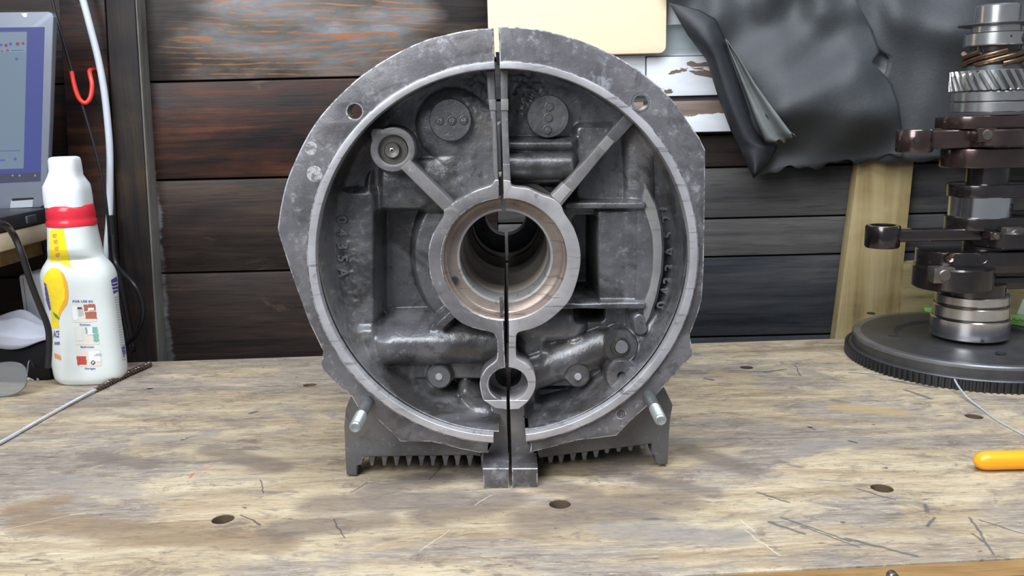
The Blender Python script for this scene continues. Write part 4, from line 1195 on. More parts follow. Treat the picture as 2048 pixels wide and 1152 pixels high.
# crank stack: (name, radius px, v top, v bottom, material, extra axis offset px)
def stack(name, rpx, v0, v1, mat, dx=0, bev=1.5, dy=0.0, label=None, segs=56):
    r = rpx * sc_; z1 = zc(v0); z0 = zc(v1); b = bev * sc_
    return lathe(name, [(0, z0), (r - b, z0), (r, z0 + b), (r, z1 - b), (r - b, z1), (0, z1)], (AX + dx * sc_, AY + dy, 0), 'Z', mat, crank, segs, label=label)
stack('hub', 72, 630, 668, M['journal'], 0, 2)
stack('hub_groove', 67, 626, 634, M['oil_steel'])
stack('bearing_ring', 69, 606, 628, M['steel'])
stack('hub_groove', 65, 600, 610, M['oil_brown'])
stack('bearing_ring', 67, 585, 602, M['steel'])
stack('main_journal', 60, 560, 590, M['oil_steel'])
def stadium(cx, cy, hl__, hw, n=14):
    pts = []
    for k in range(n + 1):
        a = -math.pi / 2 + math.pi * k / n; pts.append((cx + hl__ + hw * math.cos(a), cy + hw * math.sin(a)))
    for k in range(n + 1):
        a = math.pi / 2 + math.pi * k / n; pts.append((cx - hl__ + hw * math.cos(a), cy + hw * math.sin(a)))
    return pts
def web(v0, v1, pl, pr, mat, hw=70, dy=0.0, bevel=.002):
    vm = (v0 + v1) / 2
    xa = P(pl, vm, AY).x; xb = P(pr, vm, AY).x
    hwm = min(hw * sc_, (xb - xa) / 2 - 1e-4)
    return slab('crank_web', [stadium((xa + xb) / 2, AY + dy, (xb - xa) / 2 - hwm, hwm)], zc(v1), zc(v0), mat, crank, bevel)
web(495, 537, 1836, 2150, M['oil_steel'], 62)
web(430, 456, 1893, 2150, M['oil_steel'], 55)
web(366, 392, 1899, 2140, M['oil_steel'], 55)
web(294, 333, 1885, 2130, M['oil_brown'], 60)
web(230, 256, 1876, 2120, M['oil_brown'], 62)
stack('crank_pin', 44, 455, 498, M['oil_steel'], 20)
stack('centre_journal', 55, 389, 433, M['journal'], 0, 1.5)
q = P(2000, 411, AY)
stack('crank_pin', 38, 330, 368, M['oil_steel'], 10)
stack('crank_pin', 44, 254, 296, M['oil_steel'], 20)
stack('bearing_ring', 68, 204, 224, M['steel'], 5)
stack('bearing_groove', 65, 200, 206, M['oil_steel'], 5)
stack('bearing_ring', 68, 183, 202, M['steel'], 5)
gear = stack('timing_gear', 62, 141, 181, M['zinc_dark'], 5, 1)
# helical teeth on the timing gear
nt = 30; R0 = 61 * sc_; R1_ = 74 * sc_; z0, z1 = zc(181), zc(142)
bm = bmesh.new()
def tw_ring(z, da):
    w0, w1 = 2 * math.pi * R0 / nt * .40, 2 * math.pi * R1_ / nt * .22
    out_ = []
    for r, s_ in ((R0, -w0), (R1_, -w1), (R1_, w1), (R0, w0)):
        a = da + s_ / r; out_.append(bm.verts.new((r * math.cos(a) + 5 * sc_, r * math.sin(a), z)))
    return out_
rings_ = [tw_ring(z0 + (z1 - z0) * k / 4, -0.30 * k / 4) for k in range(5)]
bm.faces.new(rings_[0][::-1]); bm.faces.new(rings_[-1])
for ra, rb_ in zip(rings_, rings_[1:]):
    for i in range(4): bm.faces.new((ra[i], ra[(i + 1) % 4], rb_[(i + 1) % 4], rb_[i]))
for v in bm.verts: v.co.x -= 5 * sc_
gme = bpy.data.meshes.new('tooth'); bm.normal_update(); bm.to_mesh(gme); bm.free(); gme.materials.append(M['steel'])
for k in range(nt):
    o = bpy.data.objects.new('tooth', gme); COL.objects.link(o); o.parent = gear
    o.location = (5 * sc_, 0, 0); o.rotation_euler = (0, 0, 2 * math.pi * k / nt + .07)
stack('shaft', 47, 126, 145, M['zinc_dark'], 4)
wg = stack('distributor_gear', 49, 104, 131, M['oil_steel'], 4)
for k in range(7):
    pts = []
    for i in range(26):
        a = 2 * math.pi * k / 7 + 1.9 * i / 25
        pts.append((AX + (4 + 52 * math.cos(a)) * sc_, AY + 52 * sc_ * math.sin(a), zc(130) + (zc(105) - zc(130)) * i / 25))
    tube('tooth', pts, 4.6 * sc_, M['brass'], wg, 6)
stack('shaft', 44, 90, 106, M['oil_steel'], 4)
br = stack('bearing_ring', 54, 66, 93, M['steel'], 3, 2)
q = P(2027, 78, AY - 54 * sc_ * .85)
a = math.radians(-50)
def side_pin(name, v, deg, rad_px, r, mat, par, dx=3, depth=.003, inner=None):
    a = math.radians(deg); cx = AX + (dx + rad_px * math.cos(a)) * sc_; cy = AY + rad_px * sc_ * math.sin(a)
    bm = bmesh.new()
    bmesh.ops.create_cone(bm, cap_ends=True, segments=20, radius1=r, radius2=r * .92, depth=depth)
    bmesh.ops.rotate(bm, verts=bm.verts, matrix=Vector((0, 0, 1)).rotation_difference(Vector((math.cos(a), math.sin(a), 0))).to_matrix())
    bmesh.ops.translate(bm, verts=bm.verts, vec=(cx, cy, zc(v)))
    return bm_obj(name, bm, mat, par, True, angle=35)
side_pin('bearing_hole', 80, -58, 53.5, .0066, M['hole'], br, depth=.002)
side_pin('bearing_dowel', 80, -58, 53.5, .0045, M['steel'], br, depth=.0035)
side_pin('bearing_hole', 77, -92, 53.5, .0012, M['hole'], br, depth=.002)
side_pin('journal_oilway', 412, -42, 54.5, .0050, M['hole'], crank, 0, .002)
stack('shaft', 42, 50, 68, M['steel'], 3)
# thin oil slinger
lathe('oil_slinger', [(.020, zc(54)), (40 * sc_, zc(53)), (58 * sc_, zc(52)), (66 * sc_, zc(51) + .0004), (66 * sc_, zc(51) + .0012), (56 * sc_, zc(50)), (.020, zc(50))], (AX + 4 * sc_, AY, 0), 'Z', M['zinc_dark'], crank, 48)
stack('nose', 38, 10, 52, M['steel'], 3, 3)
# connecting rods
def rod(small, rs, vs0, vs1, big, rb_, vb0, vb1, mat, dy=-.012, beam=(0, 0), bolts=(), small_end=True):
    vm = (vs0 + vs1) / 2
    A_ = P(small, vm, AY + dy); Bc = P(big, (vb0 + vb1) / 2, AY + dy)
    rod_o = slab('connecting_rod', [[(A_.x + (0.5 * rs * sc_ if small_end else 0) * (1 if Bc.x > A_.x else -1), A_.y - .011), (Bc.x, Bc.y - .015), (Bc.x, Bc.y + .015), (A_.x + (0.5 * rs * sc_ if small_end else 0) * (1 if Bc.x > A_.x else -1), A_.y + .011)]], P(small, beam[1], AY + dy).z, P(small, beam[0], AY + dy).z, mat, crank, .003)
    zt_, zb_ = P(big, vb0, AY + dy).z, P(big, vb1, AY + dy).z
    lathe('big_end', [(0, zb_), (rb_ * sc_ - .002, zb_), (rb_ * sc_, zb_ + .002), (rb_ * sc_, zt_ - .002), (rb_ * sc_ - .002, zt_), (0, zt_)], (Bc.x, Bc.y, 0), 'Z', mat, rod_o, 40)
    if small_end:
        zt_, zb_ = P(small, vs0 + 3, AY + dy).z, P(small, vs1 - 3, AY + dy).z
        r = rs * sc_
        lathe('small_end', [(r * .68, zb_ + .002), (r * .68, zt_ - .001), (r * .74, zt_), (r * .94, zt_), (r, zt_ - .002), (r, zb_ + .002), (r * .94, zb_), (r * .68, zb_)], (A_.x, A_.y, 0), 'Z', mat, rod_o, 36)
    for bx, bv, s_ in bolts:
        q = P(bx, bv, AY + dy - rb_ * sc_ * .80)
        hw = s_ * sc_
        box('cap_bolt', (q.x - hw, q.y - .002, q.z - hw * .75), (q.x + hw, q.y + .016, q.z + hw * .75), M['oil_brown'] if s_ < 18 else M['bolt'], rod_o, .0015)
        lathe('bolt_end', [(0, -.0035), (hw * .5, -.0035), (hw * .6, -.002), (hw * .6, .001)], (q.x, q.y, q.z), 'Y', M['bolt'], rod_o, 16)
    return rod_o
r1 = rod(1829, 33, 256, 307, 1985, 58, 257, 292, M['oil_brown'], -.016, (261, 298), [(1973, 270, 17)])
q = P(1817, 280, AY - .016)
rr_ = 33 * sc_
lathe('oil_hole', [(0, -.001), (.0034, -.001), (.0034, .002)], (q.x, AY - .016 - rr_ * .93, P(1817, 280, AY - .016 - rr_).z), 'Y', M['hole'], r1, 16)
r2 = rod(1765, 32, 447, 497, 2012, 64, 457, 490, M['oil_steel'], -.012, (459, 483), [(1990, 472, 10), (2030, 470, 18)])
r3 = rod(2200, 32, 525, 575, 1905, 74, 528, 572, M['oil_steel'], -.010, (545, 570), [(1888, 551, 20), (1950, 555, 15)], False)
for bx, bv in ((1899, 515), (1965, 517)):
    q = P(bx, bv, AY - 62 * sc_)
    lathe('web_hole', [(0, .003), (.0045, .0015), (.0062, -.0006), (.0068, .002)], (q.x, AY - 62 * sc_ - .0002, q.z), 'Y', M['oil_brown'], crank, 20)

# green strip and white card on the flywheel
g0, g1, g2, g3 = B(1846, 613, ZT + .0012), B(2080, 634, ZT + .0012), B(2080, 656, ZT + .0012), B(1850, 622, ZT + .0012)
gs = slab('marker_strip', [[(a.x, a.y) for a in (g0, g1, g2, g3)]], ZT + .0004, ZT + .0016, M['green'], None, 0.0003)
tag(gs, 'bright green strip lying on the flywheel behind the crankshaft', 'strip')
sq = [B(2005 + 3.5 * i, 637 + i * .35 + 2.0 * math.sin(i * 1.7), ZT + .0018) for i in range(14)]
tube('scribble', sq, .0005, M['ink_red'], gs, 5)
cd = empty('white_card', 'white card corner standing behind the crankshaft at the right frame edge', 'card', B(2060, 622, ZT))
qc = B(2062, 630, ZT + .0)
plate('card_sheet', [[(2034, 628), (2046, 600), (2075, 575), (2110, 575), (2110, 640)]], qc.y - .0008, qc.y + .0008, M['paper'], cd, 0.0002)

# ------------------------------------------------------------------ wire from the ring gear across the bench
wp = []
for px, py, z in ((1893, 731, .0145), (1903, 745, .0140), (1915, 770, .009), (1935, 795, .004), (1960, 815, .0012), (1990, 838, .0010), (2020, 855, .0010), (2060, 876, .0010), (2120, 905, .0010)):
    wp.append(B(px, py, z))
w = tube('steel_wire', smooth_path(wp), .0011, M['galv'], None, 8)
tag(w, 'thin silver wire running from the flywheel teeth across the bench', 'wire')

# ------------------------------------------------------------------ orange handle
oc = B(2000, 948, 0)
rO = .0088
hd = empty('screwdriver', 'orange plastic tool handle lying on the bench at the right frame edge', 'screwdriver', (P(1950, 930, oc.y + rO).x, oc.y + rO, 0))
x0 = P(1947, 927, oc.y + rO).x
V, Fc = [], []
prof = [(0, 0.0), (.0025, .0006), (.0052, .0022), (.0072, .0048), (.0083, .0080), (.0087, .012), (.0087, .085), (.0075, .095), (.006, .1)]
for r, t in prof:
    for k in range(24):
        a = 2 * math.pi * k / 24 + math.pi / 24
        f = 1.0 - 0.035 * (1 + math.cos(6 * a)) * (r / .0087)
        V.append((x0 + t, hd.location.y + r * f * math.cos(a), rO + r * f * math.sin(a) - .0001))
for j in range(len(prof) - 1):
    for k in range(24): Fc.append((j * 24 + k, j * 24 + (k + 1) % 24, (j + 1) * 24 + (k + 1) % 24, (j + 1) * 24 + k))
mesh_obj('handle', V, Fc, M['orange'], hd, True, angle=40)
tube('shank', [(x0 + .098, hd.location.y, rO), (x0 + .2, hd.location.y, rO)], .003, M['steel'], hd, 12)

# ------------------------------------------------------------------ spray bottle
by = B(185, 771).y + .022
bc = P(184, 760, by)
bot = empty('spray_bottle', 'white cleaner spray bottle with lemon label and red neck wrap', 'bottle', (bc.x, by, 0))
def bx(v): return 184.5 - (768 - v) * 0.1275
bprof = [(772, 52), (770, 60), (764, 66), (755, 69.5), (730, 70.5), (690, 70), (650, 69), (620, 68.5), (590, 70), (565, 71), (550, 69), (538, 64), (526, 56), (516, 50), (505, 47), (490, 45), (470, 43), (455, 42)]
KB = (P(285, 640, by).x - P(185, 640, by).x) / 100
def bz(v): return P(bx(v), v, by).z
zb0 = bz(772)
def bottle_mesh(name, prof, mat, dep=0.62, ex=2.6, shift=None, nseg=56):
    V, Fc = [], []
    for v, hw in prof:
        z = max(bz(v) - zb0, 0.0) if v > 700 else bz(v) - zb0 * (v - 313) / 400
        for k in range(nseg):
            a = 2 * math.pi * k / nseg
            c_, s_ = math.cos(a), math.sin(a)
            q = (abs(c_) ** ex + abs(s_) ** ex) ** (-1 / ex)
            d = dep if hw > 52 else dep + (0.98 - dep) * min((52 - hw) / 6, 1)
            V.append((bc.x + hw * KB * c_ * q + (shift(v) if shift else 0) * KB, by + hw * KB * d * s_ * q, z))
    nrow = len(prof)
    for j in range(nrow - 1):
        for k in range(nseg): Fc.append((j * nseg + k, j * nseg + (k + 1) % nseg, (j + 1) * nseg + (k + 1) % nseg, (j + 1) * nseg + k))
    Fc.append(tuple(range(nseg))[::-1]); Fc.append(tuple(range((nrow - 1) * nseg, nrow * nseg)))
    return V, Fc
# finer rows through a smooth curve
def refine(prof, n=4):
    pp = smooth_path([Vector((v, h, 0)) for v, h in prof], n)
    return [(p.x, p.y) for p in pp]
V, Fc = bottle_mesh('body', refine(bprof), None)
mesh_obj('body', V, Fc, M['milky'], bot, True, angle=50)
tree = BVHTree.FromPolygons([Vector(v) for v in V], Fc)
V2, F2 = bottle_mesh('collar', [(456, 41), (454, 44.5), (444, 45), (441, 43), (436, 44), (424, 43), (414, 42), (412, 40)], None, 0.98, 2.1)
mesh_obj('neck_wrap', V2, F2, M['redcap'], bot, True, angle=50)
def spr_shift(v): return 0
V3, F3 = bottle_mesh('sprayer', [(415, 39), (400, 39.5), (385, 39), (372, 38), (362, 33), (352, 28.5), (342, 27), (330, 26.5), (320, 26), (315, 24), (313, 19)], None, 1.2, 3.2, lambda v: -1.0 + (2 if v < 350 else 0))
mesh_obj('spray_head', V3, F3, M['white_plastic'], bot, True, angle=50)
q = P(121, 388, by - .03)
def decal_pts(pts, off=.00035):
    out_ = []
    for a, b in pts:
        d = ray(a, b).normalized()
        loc, nor, _, _ = tree.ray_cast(CAM, d)
        out_.append(None if loc is None else loc - d * off)
    return out_
def inside(poly, x, y):
    c_ = False; j = len(poly) - 1
    for i in range(len(poly)):
        xi, yi = poly[i]; xj, yj = poly[j]
        if (yi > y) != (yj > y) and x < (xj - xi) * (y - yi) / (yj - yi) + xi: c_ = not c_
        j = i
    return c_
def decal(name, poly, mat, off=.00035, st=1.2, label=None):
    x0_, x1_ = min(p[0] for p in poly), max(p[0] for p in poly); y0_, y1_ = min(p[1] for p in poly), max(p[1] for p in poly)
    nx_, ny_ = int((x1_ - x0_) / st) + 2, int((y1_ - y0_) / st) + 2
    pts = decal_pts([(x0_ + st * i, y0_ + st * j) for j in range(ny_) for i in range(nx_)], off)
    V = []; ix = {}; Fc = []
    for j in range(ny_ - 1):
        for i in range(nx_ - 1):
            if not inside(poly, x0_ + st * (i + .5), y0_ + st * (j + .5)): continue
            ids = [j * nx_ + i, (j + 1) * nx_ + i, (j + 1) * nx_ + i + 1, j * nx_ + i + 1]
            if any(pts[k] is None for k in ids): continue
            f = []
            for k in ids:
                if k not in ix: ix[k] = len(V); V.append(pts[k])
                f.append(ix[k])
            Fc.append(tuple(f))
    if V: return mesh_obj(name, V, Fc, mat, bot, True, label)
def decal_text(name, s, cx, cy, h, mat, wid=None, ang=0.0, off=.0006):
    cu = bpy.data.curves.new('t', 'FONT'); cu.body = s; cu.size = h * 1.35; cu.align_x = 'CENTER'; cu.align_y = 'CENTER'; cu.resolution_u = 2
    cu.offset = h * 0.03
    o = bpy.data.objects.new('t', cu); me = bpy.data.meshes.new_from_object(o); bpy.data.objects.remove(o); bpy.data.curves.remove(cu)
    xs = [v.co.x for v in me.vertices]; k = wid / (max(xs) - min(xs)) if wid else 1
    ca, sa = math.cos(ang), math.sin(ang)
    pts = [(cx + v.co.x * k * ca - v.co.y * sa, cy - (v.co.x * k * sa + v.co.y * ca)) for v in me.vertices]
    w_ = decal_pts(pts, off)
    keep = [p for p in me.polygons if all(w_[i] is not None for i in p.vertices)]
    ix = {}; V = []; Fc = []
    for p in keep:
        f = []
        for i in p.vertices:
            if i not in ix: ix[i] = len(V); V.append(w_[i])
            f.append(ix[i])
        Fc.append(tuple(f))
    bpy.data.meshes.remove(me)
    if V: return mesh_obj(name, V, Fc, mat, bot)
def quadp(x0, y0, x1, y1, sk=0.0): return [(x0, y0), (x1, y0 - sk), (x1 + (y1 - y0) * .12, y1 - sk), (x0 + (y1 - y0) * .12, y1)]
decal('label_yellow', [(100, 460), (127, 458), (134, 500), (142, 535), (128, 530), (116, 522), (100, 524)], M['yellow'])
decal('label_lemon', [(86, 560), (92, 545), (104, 535), (116, 537), (126, 548), (134, 566), (137, 590), (134, 608), (124, 622), (117, 640), (118, 656), (103, 656), (102, 625), (98, 600), (92, 580)], M['lemon'], label='printed lemon')
decal('label_lemon_rind', [(120, 541), (127, 548), (134.5, 566), (137.2, 590), (134.2, 608), (124, 622), (117.5, 636), (114, 632), (121, 615), (129, 598), (130, 580), (127, 562)], M['lemon_rind'], .0005)
decal('label_leaf', [(105, 624), (112, 628), (119, 636), (118, 640), (110, 634)], M['leaf'], .0006)
decal('label_badge', [(88, 565), (92, 568), (97, 590), (102, 618), (99, 622), (92, 600)], M['ink_blue'], .0006)
decal_text('label_lettering', 'ACE', 112.5, 669, 14, M['ink_blue'], 12)
decal_text('label_lettering', 'ANER', 114, 687, 6.5, M['ink_blue'], 12)
decal('label_panel', [(108, 706), (121, 711), (123, 721), (110, 716)], M['orange_print'])
decal_text('label_lettering', 'FOR USE IN:', 165.5, 603, 4.6, M['ink_blue'], 41)
decal_text('label_lettering', 'Kitchens', 170, 649.5, 3.6, M['ink_blue'], 21)
decal_text('label_lettering', 'Bathrooms', 174.5, 694, 3.6, M['ink_blue'], 27)
decal_text('label_lettering', 'Garages', 180, 737, 3.6, M['ink_blue'], 22)
decal('label_photo', quadp(142, 610, 190, 645, 1.5), M['p_cream'])
decal('label_print', quadp(167, 609, 190, 622, 1), M['p_brown'], .0006); decal('label_print', quadp(170, 624, 192, 638, 1), M['p_brown'], .0006)
decal('label_print', quadp(156, 616, 165, 632, .5), M['p_grey'], .0006); decal('label_print', quadp(143, 612, 153, 640, .5), M['p_white'], .0006)
decal('label_print', quadp(176, 616, 188, 621, .5), M['p_white'], .0008); decal('label_print', quadp(155, 615, 163, 618, .5), M['p_dark'], .0008)
decal('label_photo', quadp(148, 655, 195, 690, 1.5), M['p_cream'])
decal('label_print', quadp(170, 655, 194, 667, 1), M['p_teal'], .0006); decal('label_print', quadp(186, 668, 196, 684, 1), M['p_teal'], .0006); decal('label_print', quadp(174, 655, 184, 670, 1), M['p_white'], .0008)
decal('label_print', quadp(150, 657, 164, 682, 1), M['p_pale'], .0006)
decal('label_photo', quadp(152, 700, 199, 733, 1.5), M['p_cream'])
decal('label_print', quadp(153, 713, 172, 730, .5), M['p_red'], .0006); decal('label_print', quadp(176, 702, 200, 724, .5), M['p_white'], .0006)
decal('label_print', [(187, 712), (194, 707), (202, 707), (203, 711)], M['p_grey'], .0008); decal('label_print', hl_(186, 725, 4.2, 14), M['p_dark'], .0008); decal('label_print', hl_(186, 725, 2.2, 12), M['p_white'], .0010)
for k_, (xa_, ya_) in enumerate(((104, 468), (106, 480), (108, 494), (110, 507))):
    decal('label_lettering', [(xa_ + 1, ya_), (xa_ + 9, ya_ - 1), (xa_ + 10, ya_ + 3), (xa_ + 6, ya_ + 4), (xa_ + 9, ya_ + 7), (xa_ + 2, ya_ + 8)], M['orange_print'], .0006)
decal('label_side_mark', [(243, 694), (249, 690), (252, 708), (247, 714)], M['ink_blue'])
for yy in (566, 573, 580): decal('label_lettering', [(225, yy), (235, yy - 2.4), (235.3, yy - .6), (225.3, yy + 1.8)], M['p_white'], .0007, 0.7)
decal('label_side_panel', [(222, 560), (234, 553), (238, 582), (227, 588)], M['ink_blue'])
for i, yv in enumerate(range(594, 720, 5)):
    x_ = 229 + (yv - 594) * 0.125
    decal('label_small_print', [(x_, yv), (x_ + 7, yv - 1.5), (x_ + 7, yv + .4), (x_, yv + 2)], M['p_grey'], st=0.8)

# ------------------------------------------------------------------ twisted wire brush
rp = []
for px, py, z in ((301, 727, .0045), (270, 741, .0042), (235, 757, .0040), (200, 775, .0038), (170, 791, .0030), (120, 818, .0022), (60, 852, .0022), (0, 886, .0022), (-90, 930, .0022)):
    rp.append(B(px, py, z))
rp = smooth_path(rp, 14)
brush = empty('wire_brush', 'twisted metal wire brush lying on the bench in front of the bottle', 'brush', (rp[0].x, rp[0].y, 0))
fr = frames(rp)
cum = 0
strands = [[], []]
bris = []
for i, (p, t, nn, b_) in enumerate(fr):
    if i: cum += (p - fr[i - 1][0]).length
    thick = 1 - sm(i, 40, 62)
    rad = .00075 + .0013 * thick
    for s_ in range(2):
        a = cum * (900 - 150 * thick) + math.pi * s_
        strands[s_].append(p + (nn * math.cos(a) + b_ * math.sin(a)) * rad)
# resample strands finely for a clear twist
def helix(path, rad_f, turns, ph, nsub=1400):
    L = [0.0]
    for a, b in zip(path, path[1:]): L.append(L[-1] + (b - a).length)
    frm = frames(path); out_ = []
    j = 0
    for k in range(nsub):
        s_ = L[-1] * k / (nsub - 1)
        while j < len(L) - 2 and s_ > L[j + 1]: j += 1
        f = (s_ - L[j]) / max(L[j + 1] - L[j], 1e-9)
        p = frm[j][0].lerp(frm[j + 1][0], f); nn = frm[j][2]; b_ = frm[j][3]
        a = turns * s_ + ph; r = rad_f(s_ / L[-1])
        out_.append(p + (nn * math.cos(a) + b_ * math.sin(a)) * r)
    return out_
nthick = 0.34
def seg_path(a, b): 
    m = len(rp); return rp[int(a * (m - 1)):int(b * (m - 1)) + 1]
head, tail = seg_path(0, .42), seg_path(.40, 1)
for s_ in range(2):
    tube('brush_strand', helix(head, lambda t: .0022 - .0010 * sm(t, .8, 1.0), 640, math.pi * s_, 420), .0018, M['brush_steel'], brush, 6)
    tube('handle_strand', helix(tail, lambda t: .0011, 1000, math.pi * s_, 700), .0012, M['galv'], brush, 6)

# ------------------------------------------------------------------ laptop on a shelf
YL = 0.43
sh = empty('wall_shelf', 'pale wooden shelf end carrying the laptop at the left frame edge', 'shelf', (P(0, 460, YL).x, YL, P(50, 470, YL).z))
xs_ = P(106, 460, YL).x; zs = P(106, 443, YL).z; zsb = P(106, 476, YL).z
box('shelf_board', (-1.2, 0.16, zsb), (xs_, YW - .017, zs), M['shelf'], sh, 0.002)
xb_ = P(60, 490, YL).x
box('shelf_bracket', (-1.2, 0.20, zsb - .026), (xb_, YW - .017, zsb), M['edging'], sh, 0.002)
lap = empty('laptop', 'open silver grey laptop showing a blue desktop, on the shelf', 'laptop', (P(0, 440, YL).x, YL, zs))
zh = zs + .019
xr_ = P(105, 430, YL).x
box('base', (-0.95, 0.19, zs + .0012), (xr_ , YL + .004, zh), M['laptop_dark'], lap, 0.003)
for k in range(4):
    q = .36 - k * .004
vt_ = P(40, 436, YL - .05)
bxp = box('port', (xr_ - .001, YL - .062, zs + .005), (xr_ + .0008, YL - .040, zs + .014), M['laptop'], lap, 0.0004)
for k in range(4):
    box('port_slot', (xr_ + .0004, YL - .060, zs + .0062 + k * .002), (xr_ + .0012, YL - .042, zs + .0070 + k * .002), M['hole'], bxp, 0)
# lid: slightly leaning back plane
def LW(px, py, y):
    return P(px, py, y)
lid_px = [(-420, 30), (96, 23), (103, 26), (107, 34), (104, 120), (100, 240), (96, 330), (92, 400), (88, 411), (80, 415), (-420, 440)]
plate('lid', [lid_px], YL - .004, YL + .006, M['laptop'], lap, 0.0015)
def scr(name, px, mat, k, par=lap, lb=None):
    return plate(name, [px], YL - .0043 - k * .0002, YL - .0040, mat, par, 0.0, lb)
dsp = scr('display', [(-400, 60), (89, 54), (86, 160), (83, 270), (81, 362), (-400, 385)], M['desk_blue'], 1)
scr('screen_window', [(-400, 70), (54, 63), (53, 108), (50, 220), (47, 337), (-400, 350)], M['window_grey'], 2, dsp)
scr('screen_window_bar', [(-400, 72), (53, 65), (52, 104), (-400, 110)], M['window_bar'], 3, dsp)
scr('screen_taskbar', [(-400, 362), (80, 344), (80, 361), (-400, 384)], M['taskbar'], 2, dsp)
for x, y, r, mt in ((2, 90, 3, 'icon_blue'), (12, 91, 3.5, 'icon_red'), (21, 88, 3.5, 'icon_blue'), (35, 88, 4, 'icon_red'), (46, 87, 3, 'icon_red'), (4, 102, 2, 'icon_red'), (15, 101, 2.5, 'icon_red'), (33, 118, 3, 'icon_blue'), (30, 318, 3, 'icon_blue')):
    scr('screen_icon', hl_(x, y, r, 12), M[mt], 4, dsp)
for pts in ([(22, 100.5), (47, 99.5), (47, 101), (22, 102)], [(-20, 302), (40, 300.5), (40, 302), (-20, 303.5)], [(-10, 320), (10, 318.5), (10, 321.5), (-10, 323)]):
    scr('screen_line', pts, M['icon_blue'], 4, dsp)
for x in (25, 39, 70): scr('screen_icon', hl_(x, 351, 2.2, 8), M['window_bar'], 4, dsp)
scr('camera_mark', [(42, 27), (54, 26), (54, 34), (48, 35)], M['paper'], 1)
scr('hinge_cover', [(22, 401), (66, 398), (65, 414), (20, 416)], M['greybox'], 2)
scr('hinge_gap', [(24, 397), (67, 395), (66, 399), (24, 402)], M['hole'], 2)

# ------------------------------------------------------------------ white box, cloth, dark filler block and spectacles at lower left
wb = empty('power_adapter', 'pale grey plastic box standing behind the bottle under the shelf', 'box', P(75, 720, .40))
a = P(42, 548, .40); b = P(112, 720, .40)
box('box_body', (a.x, .392, 0.0), (b.x + .012, .44, a.z), M['greybox'], wb, .004)
box('lid_seam', (a.x + .006, .3914, .01), (a.x + .0066, .393, a.z - .004), M['zinc_dark'], wb, 0)
cs = empty('glasses_case', 'black case lying on the bench under the pale cloth', 'case', P(0, 720, .33))
zfiller = P(40, 680, .348).z
box('case_body', (-0.84, .345, 0.0), (P(100, 700, .35).x, .386, max(zfiller, .02)), M['case_black'], cs, .006)  # added black block standing in for the dark emptiness under the cloth
cl = empty('cleaning_cloth', 'crumpled pale cloth lying on the black case at left', 'cloth', P(20, 660, .33))
zc0 = max(zfiller, .02)
V = []; nu, nv = 46, 30
for j in range(nv):
    w_ = j / (nv - 1)
    for i in range(nu):
        u = i / (nu - 1)
        x = -0.80 + u * (P(104, 660, .355).x + 0.80)
        y = .3425 + w_ * .044
        taper = 1 - .78 * sm(u, .78, .96)
        z = zc0 + .0016 + (.025 * math.sin(w_ * math.pi) ** .6 * taper - .007 * math.exp(-((w_ - .38 - .1 * u) / .05) ** 2) + .007 * math.sin(u * 13 + w_ * 5) * math.sin(w_ * math.pi) + .005 * math.sin(w_ * 15 + u * 4) * math.sin(w_ * math.pi)) * (1) 
        z = max(z, zc0 + .0010)
        if w_ < .16:
            k_ = 1 - w_ / .16; y = .3415 - .003 * (1 + math.sin(u * 11)); z -= (.004 + .014 * (1 - u) + .004 * math.sin(u * 17)) * k_
        V.append((x, y, z))
o = mesh_obj('cloth_sheet', V, grid_faces(nu, nv), M['cloth'], cl, True)
md = o.modifiers.new('thickness', 'SOLIDIFY'); md.thickness = .0012; md.offset = 1
# spectacles: two lenses on the bench with rim, bridge and a temple
ys = B(20, 797).y + .004
ys2 = ys + .070
sp = empty('spectacles', 'rimless reading glasses resting on the bench left of the bottle', 'glasses', (P(10, 795, ys).x, ys, 0))
def lens(cx, cy, rx, ry, y, ex=2.6, tilt=-.12):
    pts = []
    for k in range(40):
        a_ = 2 * math.pi * k / 40; c_, s_ = math.cos(a_), math.sin(a_)
        q_ = (abs(c_) ** ex + abs(s_) ** ex) ** (-1 / ex)
        pts.append((cx + rx * c_ * q_ , cy + ry * s_ * q_ + tilt * rx * c_ * q_))
    return pts
for (cx, cy, rx, ry, y) in ((5, 762, 49, 34, ys), (87, 728, 18, 29, ys2)):
    pts = lens(cx, cy, rx, ry, y)
    w_ = W(pts, y); zm = min(c_[1] for c_ in w_); w_ = [(a_, b_ - zm + .0006) for a_, b_ in w_]
    plate_w('lens', [w_], y, y + .0016, M['glass'], sp, .0003)
    rim = [Vector((a_, y + .0008, b_)) for a_, b_ in w_] + [Vector((w_[0][0], y + .0008, w_[0][1]))]
    tube('lens_rim', rim, .0006, M['zinc_dark'], sp, 6)
q0, q1 = P(52, 744, ys), P(70, 738, ys2)
tube('bridge', smooth_path([(q0.x, ys, q0.z - .004), ((q0.x + q1.x) / 2, ys + .036, q0.z + .004), (q1.x, ys2 + .001, q1.z - .002)], 6), .0011, M['steel'], sp, 8)
tube('nose_pad', [(q1.x + .003, ys2 - .003, q1.z - .008), (q1.x + .006, ys2 - .007, q1.z - .014)], .0018, M['glass'], sp, 8)
tube('nose_pad', [(q0.x + .002, ys - .001, q0.z - .008), (q0.x + .004, ys + .004, q0.z - .012)], .0018, M['glass'], sp, 8)

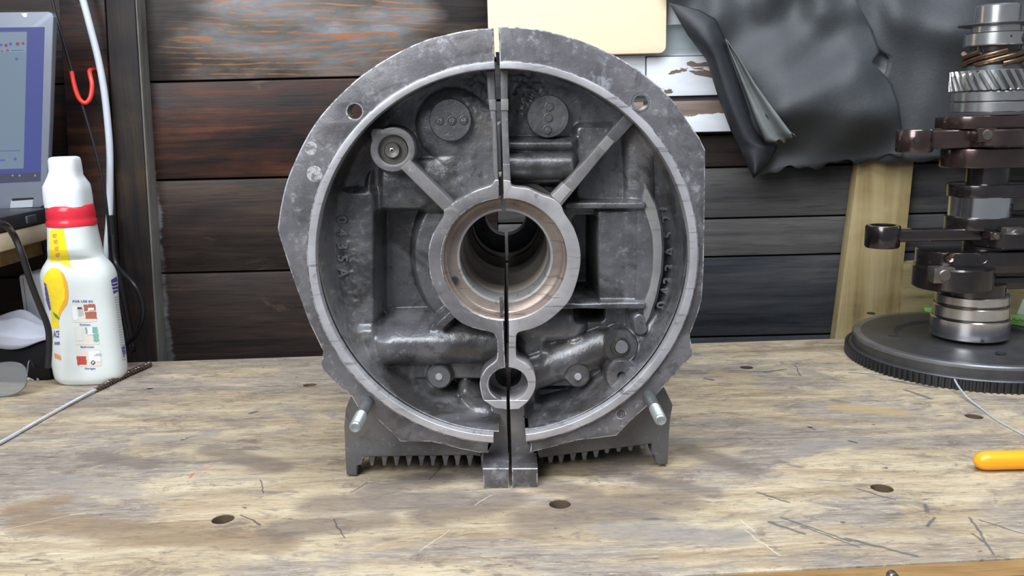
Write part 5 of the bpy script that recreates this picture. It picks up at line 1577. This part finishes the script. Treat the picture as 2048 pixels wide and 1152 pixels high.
# ------------------------------------------------------------------ cables and hook
def cable(name, pts, r, mat, label, y=None, cat='cable'):
    path = [P(a, b, c_) for a, b, c_ in pts]
    path = [Vector((p.x, p.y, max(p.z, r))) for p in path]
    o = tube(name, smooth_path(path, 8), r, mat, None, 10)
    tag(o, label, cat)
    return o
yc_ = YW - .042
cable('white_cable', [(140, -90, yc_), (166, 0, yc_), (182, 60, yc_), (197, 120, yc_), (208, 180, yc_), (215, 240, yc_), (219.5, 300, yc_), (220, 360, yc_), (219, 430, yc_), (215, 480, yc_), (211, 530, yc_), (200, 640, yc_), (200, 800, yc_)], .0046, M['cable_white'], 'thick white cable hanging in a curve down the wall past the red hook')
yc2 = YW - .062
cable('black_cable', [(90, -80, yc2), (107, 10, yc2), (122, 66, yc2), (141, 132, yc2), (160, 195, yc2), (178, 255, yc2), (196, 320, yc2), (208, 375, yc2), (216, 440, yc2), (222, 520, yc2 + .01), (240, 600, yc2 + .01), (268, 760, yc2)], .0018, M['black'], 'thin black cable slanting down the wall in front of the red hook')
cable('black_cable', [(-90, 440, .20), (0, 447, .22), (26, 468, .245), (46, 515, .245), (62, 565, .252), (81, 615, .264), (93, 645, .272), (98, 668, .278), (98, 700, .280), (96, 735, .280)], .0036, M['black'], 'thick black cable crossing in front of the shelf and grey box')
cable('black_cable', [(226, 470, .47), (231, 525, .465), (248, 548, .45), (268, 570, .44), (283, 600, .44), (285, 632, .44), (276, 660, .445), (262, 680, .45), (240, 692, .46)], .0034, M['black'], 'looped black cable bulging out right of the spray bottle')
cable('black_cable', [(222, 430, .487), (230, 520, .486), (243, 580, .485), (254, 640, .484), (264, 700, .482), (272, 735, .480), (282, 800, .480)], .0052, M['black'], 'heavy black cable dropping straight behind the right of the bottle')
cable('black_cable', [(70, 440, .46), (84, 478, .46), (96, 515, .46), (104, 545, .455), (112, 600, .455), (118, 690, .45)], .0028, M['black'], 'short dark cable hanging under the shelf behind the bottle')
hk = [P(a, b, c_) for a, b, c_ in ((143, 143, .468), (150, 176, .466), (159, 198, .466), (171, 206, .468), (181, 194, .472), (184, 170, .476), (180, 150, .480), (180, 141, .486), (190, 140, .505), (194, 141, YW - .016))]
o = tube('red_hook', smooth_path(hk, 8), .0029, M['red'], None, 12)
tag(o, 'red coated screw hook on the reddish upright board', 'hook')
